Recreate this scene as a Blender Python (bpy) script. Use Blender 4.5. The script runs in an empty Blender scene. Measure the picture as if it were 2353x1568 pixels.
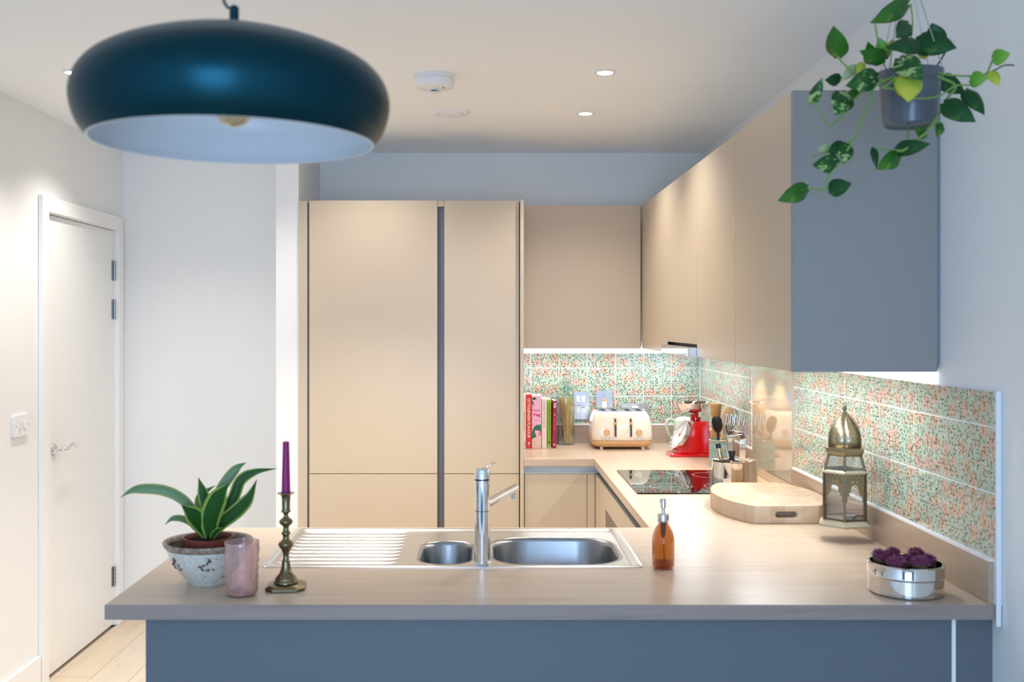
import bpy, bmesh, math, random
from math import sin, cos, pi, radians, sqrt, atan2
from mathutils import Vector, Matrix
from mathutils.geometry import tessellate_polygon

random.seed(7)
SC = bpy.context.scene
COL = SC.collection
EYE = 1.552            # eye height (m)
F = 2400.0             # focal length in photo pixels
VX, VY = 1116.0, 746.0 # vanishing point of the room's depth lines

# ------------------------------------------------------------------ camera
cd = bpy.data.cameras.new('camera')
cam = bpy.data.objects.new('camera', cd)
COL.objects.link(cam)
cam.location = (0, 0, EYE)
cam.rotation_euler = (pi / 2, 0, 0)
cd.sensor_width = 36.0
cd.lens = 36.0 * F / 2353.0
cd.shift_x = (1176.5 - VX) / 2353.0
cd.shift_y = (VY - 784.0) / 2353.0
cd.clip_start = 0.05
cd.dof.use_dof = True
cd.dof.focus_distance = 4.7
cd.dof.aperture_fstop = 5.0
SC.camera = cam

# ------------------------------------------------------------------ world, lights, exposure
SC.view_settings.view_transform = 'Standard'
SC.view_settings.look = 'None'
SC.view_settings.gamma = 1.0
SC.view_settings.use_curve_mapping = False
SC.view_settings.exposure = 0.62
try:
    SC.cycles.use_denoising = True
    SC.cycles.max_bounces = 10
    SC.cycles.diffuse_bounces = 6
    SC.cycles.glossy_bounces = 5
    SC.cycles.transmission_bounces = 8
    SC.cycles.transparent_max_bounces = 24
    SC.cycles.caustics_reflective = False
    SC.cycles.caustics_refractive = False
    SC.cycles.sample_clamp_indirect = 6.0
except Exception:
    pass

W = bpy.data.worlds.new('sky')
SC.world = W
W.use_nodes = True
W.node_tree.nodes['Background'].inputs[0].default_value = (0.42, 0.62, 1.0, 1)
W.node_tree.nodes['Background'].inputs[1].default_value = 1.0

WARM = (1.0, 0.935, 0.865)
COOL = (0.42, 0.63, 0.96)
WHITE = (0.94, 0.97, 1.0)

def light(name, kind, loc, energy, color, rot=(0, 0, 0), size=0.1, size_y=None, angle=100, blend=0.6):
    l = bpy.data.lights.new(name, kind)
    l.energy = energy
    l.color = color
    if kind == 'AREA':
        l.shape = 'RECTANGLE' if size_y else 'DISK'
        l.size = size
        if size_y:
            l.size_y = size_y
    elif kind == 'SPOT':
        l.spot_size = radians(angle)
        l.spot_blend = blend
        l.shadow_soft_size = size
    else:
        l.shadow_soft_size = size
    o = bpy.data.objects.new(name, l)
    COL.objects.link(o)
    o.location = loc
    o.rotation_euler = rot
    return o

CEIL = 2.471
# daylight coming in through the tall window behind the viewer
WIN_X0, WIN_X1, WIN_Z0, WIN_Z1, WIN_Y = -1.15, 0.55, 0.25, 2.2, -2.6
light('window_daylight', 'AREA', ((WIN_X0 + WIN_X1) / 2, WIN_Y + 0.02, (WIN_Z0 + WIN_Z1) / 2), 69, COOL,
      rot=(pi / 2, 0, 0), size=WIN_X1 - WIN_X0 - 0.1, size_y=WIN_Z1 - WIN_Z0 - 0.1)
# recessed ceiling downlights (their fittings are built further down)
DOWN = [(-1.50, 3.80), (-0.50, 3.98), (0.434, 3.80), (-1.50, 4.535), (-0.53, 4.535), (0.434, 4.535)]  # second one is unseen: guessed, shifted and boosted to bounce light onto the ceiling
for (x, y), watts, cone in zip(DOWN, (24, 112, 28, 24, 17, 25), (125, 98, 120, 125, 130, 125)):
    light('downlight_beam', 'SPOT', (x, y, CEIL - 0.012), watts, WARM, size=0.03, angle=cone, blend=0.8)
# LED strips under the wall cabinets
light('led_beam', 'AREA', (0.62, 5.40, 1.421), 2.4, WHITE, size=0.86, size_y=0.012)
light('led_beam', 'AREA', (0.95, 3.285, 1.421), 4.0, WHITE, size=0.012, size_y=1.14)
light('led_beam', 'AREA', (0.95, 4.87, 1.421), 2.0, WHITE, size=0.012, size_y=0.66)
# the two warm lamps of the cooker hood
for y in (4.05, 4.33):
    light('hood_beam', 'SPOT', (1.02, y, 1.424), 5, (1.0, 0.74, 0.46), size=0.02, angle=110, blend=0.5)

# ------------------------------------------------------------------ helpers
def px(x, y, d):
    """a point of the photograph at depth d metres -> world"""
    return Vector(((x - VX) * d / F, d, EYE - (y - VY) * d / F))

def s2l(c):
    r = []
    for v in c[:3]:
        v /= 255.0
        r.append(v / 12.92 if v <= 0.04045 else ((v + 0.055) / 1.055) ** 2.4)
    return tuple(r)

class MB:
    """collects shapes and links them as one mesh object"""
    def __init__(self):
        self.v, self.f, self.mi = [], [], []
    def add(self, vs, fs, m=None, mi=0):
        b = len(self.v)
        if m is not None:
            vs = [m @ Vector(p) for p in vs]
        self.v.extend([tuple(p) for p in vs])
        self.f.extend([tuple(i + b for i in f) for f in fs])
        self.mi.extend([mi] * len(fs))
        return self
    def box(self, x0, x1, y0, y1, z0, z1, m=None, mi=0):
        vs = [(x0, y0, z0), (x1, y0, z0), (x1, y1, z0), (x0, y1, z0), (x0, y0, z1), (x1, y0, z1), (x1, y1, z1), (x0, y1, z1)]
        fs = [(0, 3, 2, 1), (4, 5, 6, 7), (0, 1, 5, 4), (1, 2, 6, 5), (2, 3, 7, 6), (3, 0, 4, 7)]
        return self.add(vs, fs, m, mi)
    def lathe(self, prof, n=32, m=None, mi=0, closed=False):
        vs, fs, rings = [], [], []
        for r, z in prof:
            if r <= 1e-7:
                rings.append([len(vs)])
                vs.append((0, 0, z))
            else:
                rings.append(list(range(len(vs), len(vs) + n)))
                vs.extend([(r * cos(2 * pi * k / n), r * sin(2 * pi * k / n), z) for k in range(n)])
        prs = list(zip(rings[:-1], rings[1:]))
        if closed:
            prs.append((rings[-1], rings[0]))
        for a, b in prs:
            if len(a) == 1 and len(b) == 1:
                continue
            for k in range(n):
                k2 = (k + 1) % n
                if len(a) == 1:
                    fs.append((a[0], b[k2], b[k]))
                elif len(b) == 1:
                    fs.append((a[k], a[k2], b[0]))
                else:
                    fs.append((a[k], a[k2], b[k2], b[k]))
        return self.add(vs, fs, m, mi)
    def cyl(self, r, z0, z1, n=24, m=None, mi=0, r2=None):
        return self.lathe([(0, z0), (r, z0), (r if r2 is None else r2, z1), (0, z1)], n, m, mi)
    def tube(self, pts, r, n=8, cap=True, m=None, mi=0, squash=1.0):
        pts = [Vector(p) for p in pts]
        rr = r if isinstance(r, (list, tuple)) else [r] * len(pts)
        vs, fs = [], []
        up = None
        for i, p in enumerate(pts):
            t = (pts[min(i + 1, len(pts) - 1)] - pts[max(i - 1, 0)])
            t = t.normalized() if t.length > 1e-9 else Vector((0, 0, 1))
            if up is None:
                a = Vector((0, 0, 1)) if abs(t.z) < 0.9 else Vector((1, 0, 0))
                up = (a - t * a.dot(t)).normalized()
            else:
                up = up - t * up.dot(t)
                up = up.normalized() if up.length > 1e-6 else Vector((1, 0, 0))
            sd = t.cross(up)
            for k in range(n):
                a = 2 * pi * k / n
                vs.append(p + (up * cos(a) * squash + sd * sin(a)) * rr[i])
        for i in range(len(pts) - 1):
            for k in range(n):
                k2 = (k + 1) % n
                fs.append((i * n + k, i * n + k2, (i + 1) * n + k2, (i + 1) * n + k))
        if cap:
            fs.append(tuple(reversed(range(n))))
            fs.append(tuple(range((len(pts) - 1) * n, len(pts) * n)))
        return self.add(vs, fs, m, mi)
    def prism(self, outline, z0, z1, holes=(), m=None, mi=0, top=None):
        """polygon (with holes) in XY, extruded from z0 to z1; top = other outline for a tapered solid"""
        loops = [list(outline)] + [list(h) for h in holes]
        flat = [p for l in loops for p in l]
        n = len(flat)
        tops = list(top) if top else flat
        vs = [(p[0], p[1], z0) for p in flat] + [(p[0], p[1], z1) for p in tops]
        tris = tessellate_polygon([[Vector((p[0], p[1], 0)) for p in l] for l in loops])
        fs = []
        for t in tris:
            a, b, c = [Vector((flat[i][0], flat[i][1])) for i in t]
            ccw = (b.x - a.x) * (c.y - a.y) - (b.y - a.y) * (c.x - a.x) > 0
            t = t if ccw else (t[0], t[2], t[1])
            fs.append(tuple(i + n for i in t))
            fs.append((t[0], t[2], t[1]))
        o = 0
        for li, l in enumerate(loops):
            k = len(l)
            area = sum(l[i][0] * l[(i + 1) % k][1] - l[(i + 1) % k][0] * l[i][1] for i in range(k))
            flip = (area < 0) != (li > 0)
            for i in range(k):
                a, b = o + i, o + (i + 1) % k
                q = (a, b, b + n, a + n)
                fs.append(tuple(reversed(q)) if flip else q)
            o += k
        return self.add(vs, fs, m, mi)
    def loft(self, rings, m=None, mi=0, cap0=False, cap1=False):
        n = len(rings[0])
        vs = [p for r in rings for p in r]
        fs = []
        for i in range(len(rings) - 1):
            for k in range(n):
                k2 = (k + 1) % n
                fs.append((i * n + k, i * n + k2, (i + 1) * n + k2, (i + 1) * n + k))
        if cap0:
            fs.append(tuple(reversed(range(n))))
        if cap1:
            fs.append(tuple(range((len(rings) - 1) * n, len(rings) * n)))
        return self.add(vs, fs, m, mi)
    def ball(self, c, r, n=12, sz=1.0, mi=0):
        prof = [(r * sin(pi * i / (n // 2 + 1)), -r * sz * cos(pi * i / (n // 2 + 1))) for i in range(n // 2 + 2)]
        prof[0] = (0, prof[0][1])
        prof[-1] = (0, prof[-1][1])
        return self.lathe(prof, n, Matrix.Translation(c), mi)
    def mesh(self, name, mats, smooth=35):
        me = bpy.data.meshes.new(name)
        me.from_pydata(self.v, [], self.f)
        for mt in (mats if isinstance(mats, (list, tuple)) else [mats]):
            me.materials.append(mt)
        if any(self.mi):
            me.polygons.foreach_set('material_index', self.mi)
        if smooth:
            me.shade_smooth()
            me.set_sharp_from_angle(angle=radians(smooth))
        me.update()
        return me
    def build(self, name, mats, parent=None, smooth=35, bevel=0, seg=2, loc=None, solid=0, sub=0):
        o = bpy.data.objects.new(name, self.mesh(name, mats, smooth))
        COL.objects.link(o)
        if parent is not None:
            o.parent = parent
        if loc is not None:
            o.location = loc
        if bevel:
            b = o.modifiers.new('edge', 'BEVEL')
            b.width = bevel
            b.segments = seg
            b.limit_method = 'ANGLE'
            b.angle_limit = radians(40)
            b.harden_normals = True
        if solid:
            s = o.modifiers.new('wall', 'SOLIDIFY')
            s.thickness = solid
            s.offset = 0
        if sub:
            s = o.modifiers.new('smooth', 'SUBSURF')
            s.levels = sub
            s.render_levels = sub
        return o

def tag(o, label, cat, group=None, kind=None):
    o['label'] = label
    o['category'] = cat
    if group:
        o['group'] = group
    if kind:
        o['kind'] = kind
    return o

def thing(name, label, cat, loc=(0, 0, 0), rot=(0, 0, 0), group=None):
    o = bpy.data.objects.new(name, None)
    o.empty_display_size = 0.05
    COL.objects.link(o)
    o.location = loc
    o.rotation_euler = rot
    return tag(o, label, cat, group)

def struct(name, mb, mat, parent=None, **k):
    o = mb.build(name, mat, parent, **k)
    if parent is None:
        o['kind'] = 'structure'
    return o

def link_copy(o, parent=None, loc=None):
    c = o.copy()
    COL.objects.link(c)
    if parent is not None:
        c.parent = parent
    if loc is not None:
        c.location = loc
    return c

def rrect(x0, x1, y0, y1, r, n=6):
    pts = []
    for cx, cy, a0 in ((x1 - r, y1 - r, 0), (x0 + r, y1 - r, 90), (x0 + r, y0 + r, 180), (x1 - r, y0 + r, 270)):
        for k in range(n + 1):
            a = radians(a0 + 90 * k / n)
            pts.append((cx + r * cos(a), cy + r * sin(a)))
    return pts

def ring(r, n=24, cx=0, cy=0):
    return [(cx + r * cos(2 * pi * k / n), cy + r * sin(2 * pi * k / n)) for k in range(n)]

def frame_m(loc, xd, yd):
    xd = Vector(xd).normalized()
    yd = Vector(yd)
    yd = (yd - xd * yd.dot(xd)).normalized()
    zd = xd.cross(yd)
    m = Matrix((xd, yd, zd)).transposed().to_4x4()
    m.translation = Vector(loc)
    return m

def spline(pts, n=6):
    """Catmull-Rom through the points"""
    pts = [Vector(p) for p in pts]
    P = [pts[0] * 2 - pts[1]] + pts + [pts[-1] * 2 - pts[-2]]
    out = []
    for i in range(1, len(P) - 2):
        for k in range(n):
            t = k / n
            a, b, c, d = P[i - 1], P[i], P[i + 1], P[i + 2]
            out.append(0.5 * ((2 * b) + (c - a) * t + (2 * a - 5 * b + 4 * c - d) * t * t + (3 * b - a - 3 * c + d) * t ** 3))
    out.append(pts[-1])
    return out

def text(name, s, parent, loc, xd, yd, length, height, mat, bold=0.0, depth=0.0003):
    """flat lettering fitted into length x height, centred on loc; xd = reading direction, yd = up of the letters"""
    cu = bpy.data.curves.new(name, 'FONT')
    cu.body = s
    cu.size = 1.0
    cu.offset = bold
    cu.extrude = 0
    cu.resolution_u = 3
    tmp = bpy.data.objects.new(name, cu)
    COL.objects.link(tmp)
    dg = bpy.context.evaluated_depsgraph_get()
    me = bpy.data.meshes.new_from_object(tmp.evaluated_get(dg))
    bpy.data.objects.remove(tmp)
    bpy.data.curves.remove(cu)
    xs = [v.co.x for v in me.vertices]
    ys = [v.co.y for v in me.vertices]
    x0, x1, y0, y1 = min(xs), max(xs), min(ys), max(ys)
    sx, sy = length / (x1 - x0), height / (y1 - y0)
    fm = frame_m(loc, xd, yd)
    for v in me.vertices:
        v.co = fm @ Vector(((v.co.x - (x0 + x1) / 2) * sx, (v.co.y - (y0 + y1) / 2) * sy, depth))
    me.materials.clear()
    me.materials.append(mat)
    o = bpy.data.objects.new(name, me)
    COL.objects.link(o)
    o.parent = parent
    return o

# ------------------------------------------------------------------ materials
MATS = {}
def mat(name, col, rough=0.5, metal=0.0, spec=0.5, coat=0.0, emit=None, estr=0.0, trans=0.0, ior=1.45, sss=0.0):
    m = bpy.data.materials.new(name)
    m.use_nodes = True
    b = m.node_tree.nodes['Principled BSDF']
    b.inputs['Base Color'].default_value = (*col, 1)
    b.inputs['Roughness'].default_value = rough
    b.inputs['Metallic'].default_value = metal
    b.inputs['Specular IOR Level'].default_value = spec
    b.inputs['Coat Weight'].default_value = coat
    b.inputs['Coat Roughness'].default_value = 0.05
    b.inputs['Transmission Weight'].default_value = trans
    b.inputs['IOR'].default_value = ior
    if sss:
        b.inputs['Subsurface Weight'].default_value = sss
        b.inputs['Subsurface Radius'].default_value = (0.01, 0.005, 0.003)
    if emit:
        b.inputs['Emission Color'].default_value = (*emit, 1)
        b.inputs['Emission Strength'].default_value = estr
    MATS[name] = m
    return m

class NT:
    """small node-tree writer"""
    def __init__(self, m):
        self.t = m.node_tree
        self.b = self.t.nodes['Principled BSDF']
    def n(self, kind, **k):
        nd = self.t.nodes.new(kind)
        for a, v in k.items():
            setattr(nd, a, v)
        return nd
    def link(self, a, b):
        self.t.links.new(a, b)
    def put(self, sock, v):
        if isinstance(v, (int, float)):
            sock.default_value = v
        elif isinstance(v, (tuple, list)):
            sock.default_value = tuple(v) if len(sock.default_value) == len(v) else (*v, 1)
        else:
            self.link(v, sock)
    def math(self, op, a, b=0.0, c=0.0, clamp=False):
        nd = self.n('ShaderNodeMath', operation=op, use_clamp=clamp)
        self.put(nd.inputs[0], a)
        self.put(nd.inputs[1], b)
        self.put(nd.inputs[2], c)
        return nd.outputs[0]
    def mix(self, f, a, b, blend='MIX'):
        nd = self.n('ShaderNodeMix', data_type='RGBA', blend_type=blend)
        self.put(nd.inputs[0], f)
        self.put(nd.inputs[6], a)
        self.put(nd.inputs[7], b)
        return nd.outputs[2]
    def xyz(self, x, y, z):
        nd = self.n('ShaderNodeCombineXYZ')
        for i, v in enumerate((x, y, z)):
            self.put(nd.inputs[i], v)
        return nd.outputs[0]
    def sep(self, v):
        nd = self.n('ShaderNodeSeparateXYZ')
        self.link(v, nd.inputs[0])
        return nd.outputs
    def noise(self, vec, scale=5, detail=3, rough=0.5, dist=0.0):
        nd = self.n('ShaderNodeTexNoise')
        self.link(vec, nd.inputs['Vector'])
        nd.inputs['Scale'].default_value = scale
        nd.inputs['Detail'].default_value = detail
        nd.inputs['Roughness'].default_value = rough
        nd.inputs['Distortion'].default_value = dist
        return nd.outputs['Fac']
    def ramp(self, f, stops):
        nd = self.n('ShaderNodeValToRGB')
        e = nd.color_ramp.elements
        while len(e) < len(stops):
            e.new(0.5)
        for i, (p, c) in enumerate(stops):
            e[i].position = p
            e[i].color = (*c, 1)
        self.put(nd.inputs[0], f)
        return nd.outputs[0]
    def bump(self, h, strength=0.2, dist=0.002):
        nd = self.n('ShaderNodeBump')
        nd.inputs['Strength'].default_value = strength
        nd.inputs['Distance'].default_value = dist
        self.link(h, nd.inputs['Height'])
        self.link(nd.outputs[0], self.b.inputs['Normal'])
    def pos(self):
        return self.n('ShaderNodeNewGeometry').outputs['Position']
    def obj(self):
        return self.n('ShaderNodeTexCoord').outputs['Object']
    def scale(self, v, s):
        nd = self.n('ShaderNodeVectorMath', operation='MULTIPLY')
        self.link(v, nd.inputs[0])
        nd.inputs[1].default_value = s
        return nd.outputs[0]

def wood(name, base, dark, stretch, rough=0.35, amount=1.0, coat=0.0, relief=0.15):
    m = mat(name, base, rough, coat=coat)
    t = NT(m)
    p = t.pos()
    v = t.scale(p, stretch)
    a = t.noise(v, 1.0, 5, 0.6, 0.6)
    w = t.noise(t.scale(p, tuple(s * 0.32 for s in stretch)), 1.0, 3, 0.5, 1.2)
    f = t.noise(t.scale(p, tuple(s * 4.0 for s in stretch)), 1.0, 2, 0.5)
    g = t.math('ADD', t.math('MULTIPLY', a, 0.5), t.math('ADD', t.math('MULTIPLY', w, 0.35), t.math('MULTIPLY', f, 0.15)))
    lite = tuple(min(1, c * 1.12) for c in base)
    t.link(t.ramp(g, [(0.32, tuple(d * amount + b * (1 - amount) for d, b in zip(dark, base))), (0.47, base), (0.66, lite)]), t.b.inputs['Base Color'])
    t.bump(a, relief, 0.0006)
    return m

def speckle(name, c0, c1, scale, rough=0.6, bump=0.1):
    m = mat(name, c0, rough, spec=0.5 if rough < 0.5 else 0.05)
    t = NT(m)
    n = t.noise(t.pos(), scale, 4, 0.6)
    t.link(t.ramp(n, [(0.35, c0), (0.65, c1)]), t.b.inputs['Base Color'])
    if bump:
        t.bump(n, bump, 0.001)
    return m

def clear_glass(name, tint, gloss=0.04, rough=0.02, bump=None, frost=0.0):
    """thin-walled glass: lets tinted light through and mirrors at glancing angles"""
    m = bpy.data.materials.new(name)
    m.use_nodes = True
    t = m.node_tree
    t.nodes.clear()
    out = t.nodes.new('ShaderNodeOutputMaterial')
    tr = t.nodes.new('ShaderNodeBsdfTransparent')
    tr.inputs[0].default_value = (*tint, 1)
    gl = t.nodes.new('ShaderNodeBsdfGlossy')
    gl.inputs['Roughness'].default_value = rough
    gl.inputs[0].default_value = (1, 1, 1, 1)
    lw = t.nodes.new('ShaderNodeLayerWeight')
    lw.inputs[0].default_value = 0.25
    mp = t.nodes.new('ShaderNodeMapRange')
    mp.inputs[3].default_value = gloss
    mp.inputs[4].default_value = 0.75
    mx = t.nodes.new('ShaderNodeMixShader')
    t.links.new(lw.outputs['Facing'], mp.inputs[0])
    pw = t.nodes.new('ShaderNodeMath')
    pw.operation = 'POWER'
    pw.inputs[1].default_value = 2.0
    t.links.new(mp.outputs[0], pw.inputs[0])
    t.links.new(mp.outputs[0], mx.inputs[0])
    t.links.new(tr.outputs[0], mx.inputs[1])
    t.links.new(gl.outputs[0], mx.inputs[2])
    if frost:
        fr = t.nodes.new('ShaderNodeBsdfTranslucent')
        fr.inputs[0].default_value = (*tint, 1)
        df = t.nodes.new('ShaderNodeBsdfDiffuse')
        df.inputs[0].default_value = (*tint, 1)
        m1 = t.nodes.new('ShaderNodeMixShader')
        m1.inputs[0].default_value = 0.5
        m2 = t.nodes.new('ShaderNodeMixShader')
        m2.inputs[0].default_value = frost
        t.links.new(fr.outputs[0], m1.inputs[1])
        t.links.new(df.outputs[0], m1.inputs[2])
        t.links.new(mx.outputs[0], m2.inputs[1])
        t.links.new(m1.outputs[0], m2.inputs[2])
        t.links.new(m2.outputs[0], out.inputs[0])
    else:
        t.links.new(mx.outputs[0], out.inputs[0])
    if bump:
        tc = t.nodes.new('ShaderNodeTexCoord')
        no = t.nodes.new('ShaderNodeTexNoise')
        no.inputs['Scale'].default_value = bump
        bp = t.nodes.new('ShaderNodeBump')
        bp.inputs['Strength'].default_value = 0.5
        bp.inputs['Distance'].default_value = 0.002
        t.links.new(tc.outputs['Object'], no.inputs['Vector'])
        t.links.new(no.outputs['Fac'], bp.inputs['Height'])
        t.links.new(bp.outputs[0], gl.inputs['Normal'])
    MATS[name] = m
    return m

def plaster(name, col, rough=0.75):
    m = mat(name, col, rough, spec=0.25)
    t = NT(m)
    n = t.noise(t.pos(), 180, 3, 0.6)
    t.bump(n, 0.04, 0.001)
    return m

M_WALL = plaster('wall_paint', (0.84, 0.85, 0.845))
M_WALLF = plaster('dark_bounce_cut_paint', (0.13, 0.14, 0.15))  # unseen wall, coloured dark to cut bounce light and lampshade reflections
M_CEIL = plaster('ceiling_paint', (0.90, 0.925, 0.935))
M_GLOSSW = mat('white_eggshell', (0.87, 0.87, 0.87), 0.35)
M_DOOR = mat('white_door_paint', (0.86, 0.87, 0.86), 0.4)
M_CAB = mat('beige_laminate', (0.575, 0.475, 0.35), 0.33, spec=0.45)
M_PANEL = mat('taupe_laminate', (0.30, 0.295, 0.28), 0.38, spec=0.4)
M_BOUNCE = mat('white_bounce_board', (0.85, 0.84, 0.82), 0.5)  # added unseen boards on the cabinet tops that bounce light to the ceiling
M_TAUPESHADE = mat('taupe_shaded_laminate', (0.125, 0.145, 0.165), 0.38, spec=0.4)  # panel laminate darkened; shade on the bar front is put into the colour
M_CARC = mat('carcass_board', (0.22, 0.18, 0.14), 0.5)
M_RAIL = mat('rail_window_sheen', (0.80, 0.89, 0.97), 0.3, metal=0.0)  # pale blue paints the window's reflection into the rail colour
M_RAILD = mat('grey_profile', (0.17, 0.17, 0.18), 0.45, metal=0.2)
M_DARK = mat('shadow_gap', (0.03, 0.028, 0.025), 0.7)
OAK, OAKD = (0.57, 0.44, 0.325), (0.42, 0.305, 0.215)
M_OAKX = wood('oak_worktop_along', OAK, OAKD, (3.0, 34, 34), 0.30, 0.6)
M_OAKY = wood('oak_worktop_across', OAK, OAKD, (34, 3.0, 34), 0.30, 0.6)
M_EDGE = wood('oak_edge_shaded', (0.30, 0.235, 0.20), (0.22, 0.17, 0.145), (3.0, 60, 60), 0.4, 0.7)  # darker copy of the worktop oak, with the front edge's shade painted in
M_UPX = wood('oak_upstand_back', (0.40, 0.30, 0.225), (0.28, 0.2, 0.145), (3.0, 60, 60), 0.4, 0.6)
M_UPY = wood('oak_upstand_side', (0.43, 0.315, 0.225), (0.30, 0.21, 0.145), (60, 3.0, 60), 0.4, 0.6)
M_FLOOR = [wood('floor_oak_%s' % k, c, d, (14, 1.4, 14), 0.45, 0.7) for k, c, d in
           (('pale', (0.68, 0.57, 0.44), (0.50, 0.40, 0.29)), ('warm', (0.65, 0.535, 0.40), (0.48, 0.38, 0.27)), ('grey', (0.63, 0.54, 0.43), (0.46, 0.38, 0.295)))]
M_STEEL = mat('satin_steel', (0.66, 0.645, 0.62), 0.24, metal=1.0)
M_BOWLS = mat('bowl_steel', (0.36, 0.36, 0.36), 0.27, metal=1.0)
M_DRAIN = mat('drainer_steel', (0.36, 0.352, 0.34), 0.34, metal=1.0)
M_BRUSH = mat('brushed_steel', (0.55, 0.55, 0.55), 0.32, metal=1.0)
M_CHROME = mat('chrome', (0.80, 0.80, 0.81), 0.05, metal=1.0)
M_POLISH = mat('polished_steel', (0.74, 0.72, 0.69), 0.06, metal=1.0)
M_HINGE = mat('hinge_steel', (0.42, 0.42, 0.42), 0.3, metal=1.0)
M_HOB = mat('black_hob_glass', (0.004, 0.004, 0.005), 0.02, spec=0.6)
M_RINGW = mat('hob_marking', (0.62, 0.62, 0.62), 0.3)
M_BLACK = mat('black_plastic', (0.012, 0.012, 0.014), 0.35)
M_BACKGL = mat('beige_back_glass', (0.50, 0.41, 0.305), 0.05, spec=0.6, coat=0.6)
M_WHITEP = mat('white_plastic', (0.82, 0.82, 0.82), 0.3)
M_GROUT = mat('pale_grout', (0.78, 0.79, 0.77), 0.6)
M_SEAL = mat('sealant_led_glint', (0.86, 0.86, 0.88), 0.3)  # silicone line; LED glint on the upstand tops is painted in too
M_OVEN = mat('oven_fascia', (0.13, 0.115, 0.10), 0.25, metal=0.3)
M_LED = mat('led_diffuser', (0.9, 0.9, 0.9), 0.4, emit=(0.93, 0.97, 1.0), estr=1.3)
M_LAMP = mat('lamp_lens', (1, 1, 1), 0.3, emit=(1.0, 0.97, 0.93), estr=14)

def tile_pattern():
    m = mat('floral_glazed_tile', (0.6, 0.7, 0.6), 0.10, spec=0.5)
    t = NT(m)
    x, y, z = t.sep(t.pos())
    u = t.math('ADD', x, y)
    p2 = t.xyz(u, z, 0.0)
    wob = t.n('ShaderNodeTexNoise')
    wob.inputs['Scale'].default_value = 30
    t.link(p2, wob.inputs['Vector'])
    off = t.n('ShaderNodeVectorMath', operation='MULTIPLY_ADD')
    t.link(wob.outputs['Color'], off.inputs[0])
    off.inputs[1].default_value = (0.010, 0.010, 0)
    t.link(p2, off.inputs[2])
    pw = off.outputs[0]

    def cell(scale, rnd, vec):
        v = t.n('ShaderNodeTexVoronoi', voronoi_dimensions='2D')
        v.inputs['Scale'].default_value = scale
        v.inputs['Randomness'].default_value = rnd
        t.link(vec, v.inputs['Vector'])
        d = t.n('ShaderNodeVectorMath', operation='SUBTRACT')
        t.link(vec, d.inputs[0])
        t.link(v.outputs['Position'], d.inputs[1])
        dx, dy, _ = t.sep(d.outputs[0])
        c = t.n('ShaderNodeSeparateColor')
        t.link(v.outputs['Color'], c.inputs[0])
        return v, dx, dy, c.outputs

    def leaves(scale, la, lb, keep):
        v, dx, dy, c = cell(scale, 1.0, pw)
        a = t.math('MULTIPLY', c[0], 6.283)
        ca, sa = t.math('COSINE', a), t.math('SINE', a)
        lx = t.math('ADD', t.math('MULTIPLY', dx, ca), t.math('MULTIPLY', dy, sa))
        ly = t.math('SUBTRACT', t.math('MULTIPLY', dy, ca), t.math('MULTIPLY', dx, sa))
        bend = t.math('MULTIPLY', t.math('MULTIPLY', lx, lx), scale * 0.6)
        ly = t.math('ADD', ly, bend)
        e = t.math('ADD', t.math('POWER', t.math('ABSOLUTE', t.math('DIVIDE', lx, la / scale)), 1.6),
                   t.math('POWER', t.math('ABSOLUTE', t.math('DIVIDE', ly, lb / scale)), 1.6))
        inside = t.math('LESS_THAN', e, 1.0)
        return t.math('MULTIPLY', inside, t.math('LESS_THAN', c[1], keep)), c[2]

    n1 = t.noise(p2, 190, 2, 0.6)
    base = t.ramp(n1, [(0.38, s2l((150, 168, 150))), (0.5, s2l((198, 205, 192))), (0.66, s2l((212, 222, 208)))])
    # fine stems
    ve = t.n('ShaderNodeTexVoronoi', voronoi_dimensions='2D', feature='DISTANCE_TO_EDGE')
    ve.inputs['Scale'].default_value = 52
    t.link(pw, ve.inputs['Vector'])
    stem = t.math('LESS_THAN', ve.outputs['Distance'], 0.045)
    col = t.mix(t.math('MULTIPLY', stem, 0.5), base, s2l((98, 128, 92)))
    k, r = leaves(165, 0.48, 0.22, 0.8)
    col = t.mix(k, col, t.mix(r, s2l((120, 156, 118)), s2l((165, 190, 160))))
    # small blossoms, then large ones
    for scale, rad, keep, petals in ((46, 0.36, 0.24, 5), (19.5, 0.37, 0.55, 9)):
        v, dx, dy, c = cell(scale, 0.75, p2)
        ang = t.math('ARCTAN2', dy, dx)
        rd = v.outputs['Distance']
        wav = t.math('COSINE', t.math('ADD', t.math('MULTIPLY', ang, petals), t.math('MULTIPLY', c[2], 6.0)))
        lim = t.math('ADD', rad, t.math('MULTIPLY', wav, 0.08))
        msk = t.math('MULTIPLY', t.math('LESS_THAN', rd, lim), t.math('LESS_THAN', c[0], keep))
        hue = t.mix(t.math('GREATER_THAN', c[1], 0.5), s2l((196, 138, 128)), s2l((198, 150, 108)))
        streak = t.math('GREATER_THAN', t.math('COSINE', t.math('ADD', t.math('MULTIPLY', ang, petals * 2), t.math('MULTIPLY', rd, 22.0))), 0.45)
        hue = t.mix(t.math('MULTIPLY', streak, 0.75), hue, s2l((222, 198, 176)))
        hue = t.mix(t.math('LESS_THAN', rd, 0.10), hue, s2l((136, 86, 68)))
        rim = t.math('MULTIPLY', t.math('GREATER_THAN', rd, t.math('SUBTRACT', lim, 0.05)), 0.6)
        hue = t.mix(rim, hue, s2l((150, 96, 84)))
        hue = t.mix(t.math('MULTIPLY', n1, 0.55), hue, s2l((226, 206, 186)))
        col = t.mix(msk, col, hue)
    k, r = leaves(88, 0.52, 0.18, 0.62)
    col = t.mix(k, col, t.mix(t.math('GREATER_THAN', r, 0.45), s2l((40, 54, 42)), s2l((78, 102, 76))))
    t.link(col, t.b.inputs['Base Color'])
    return m
M_TILE = tile_pattern()

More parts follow.
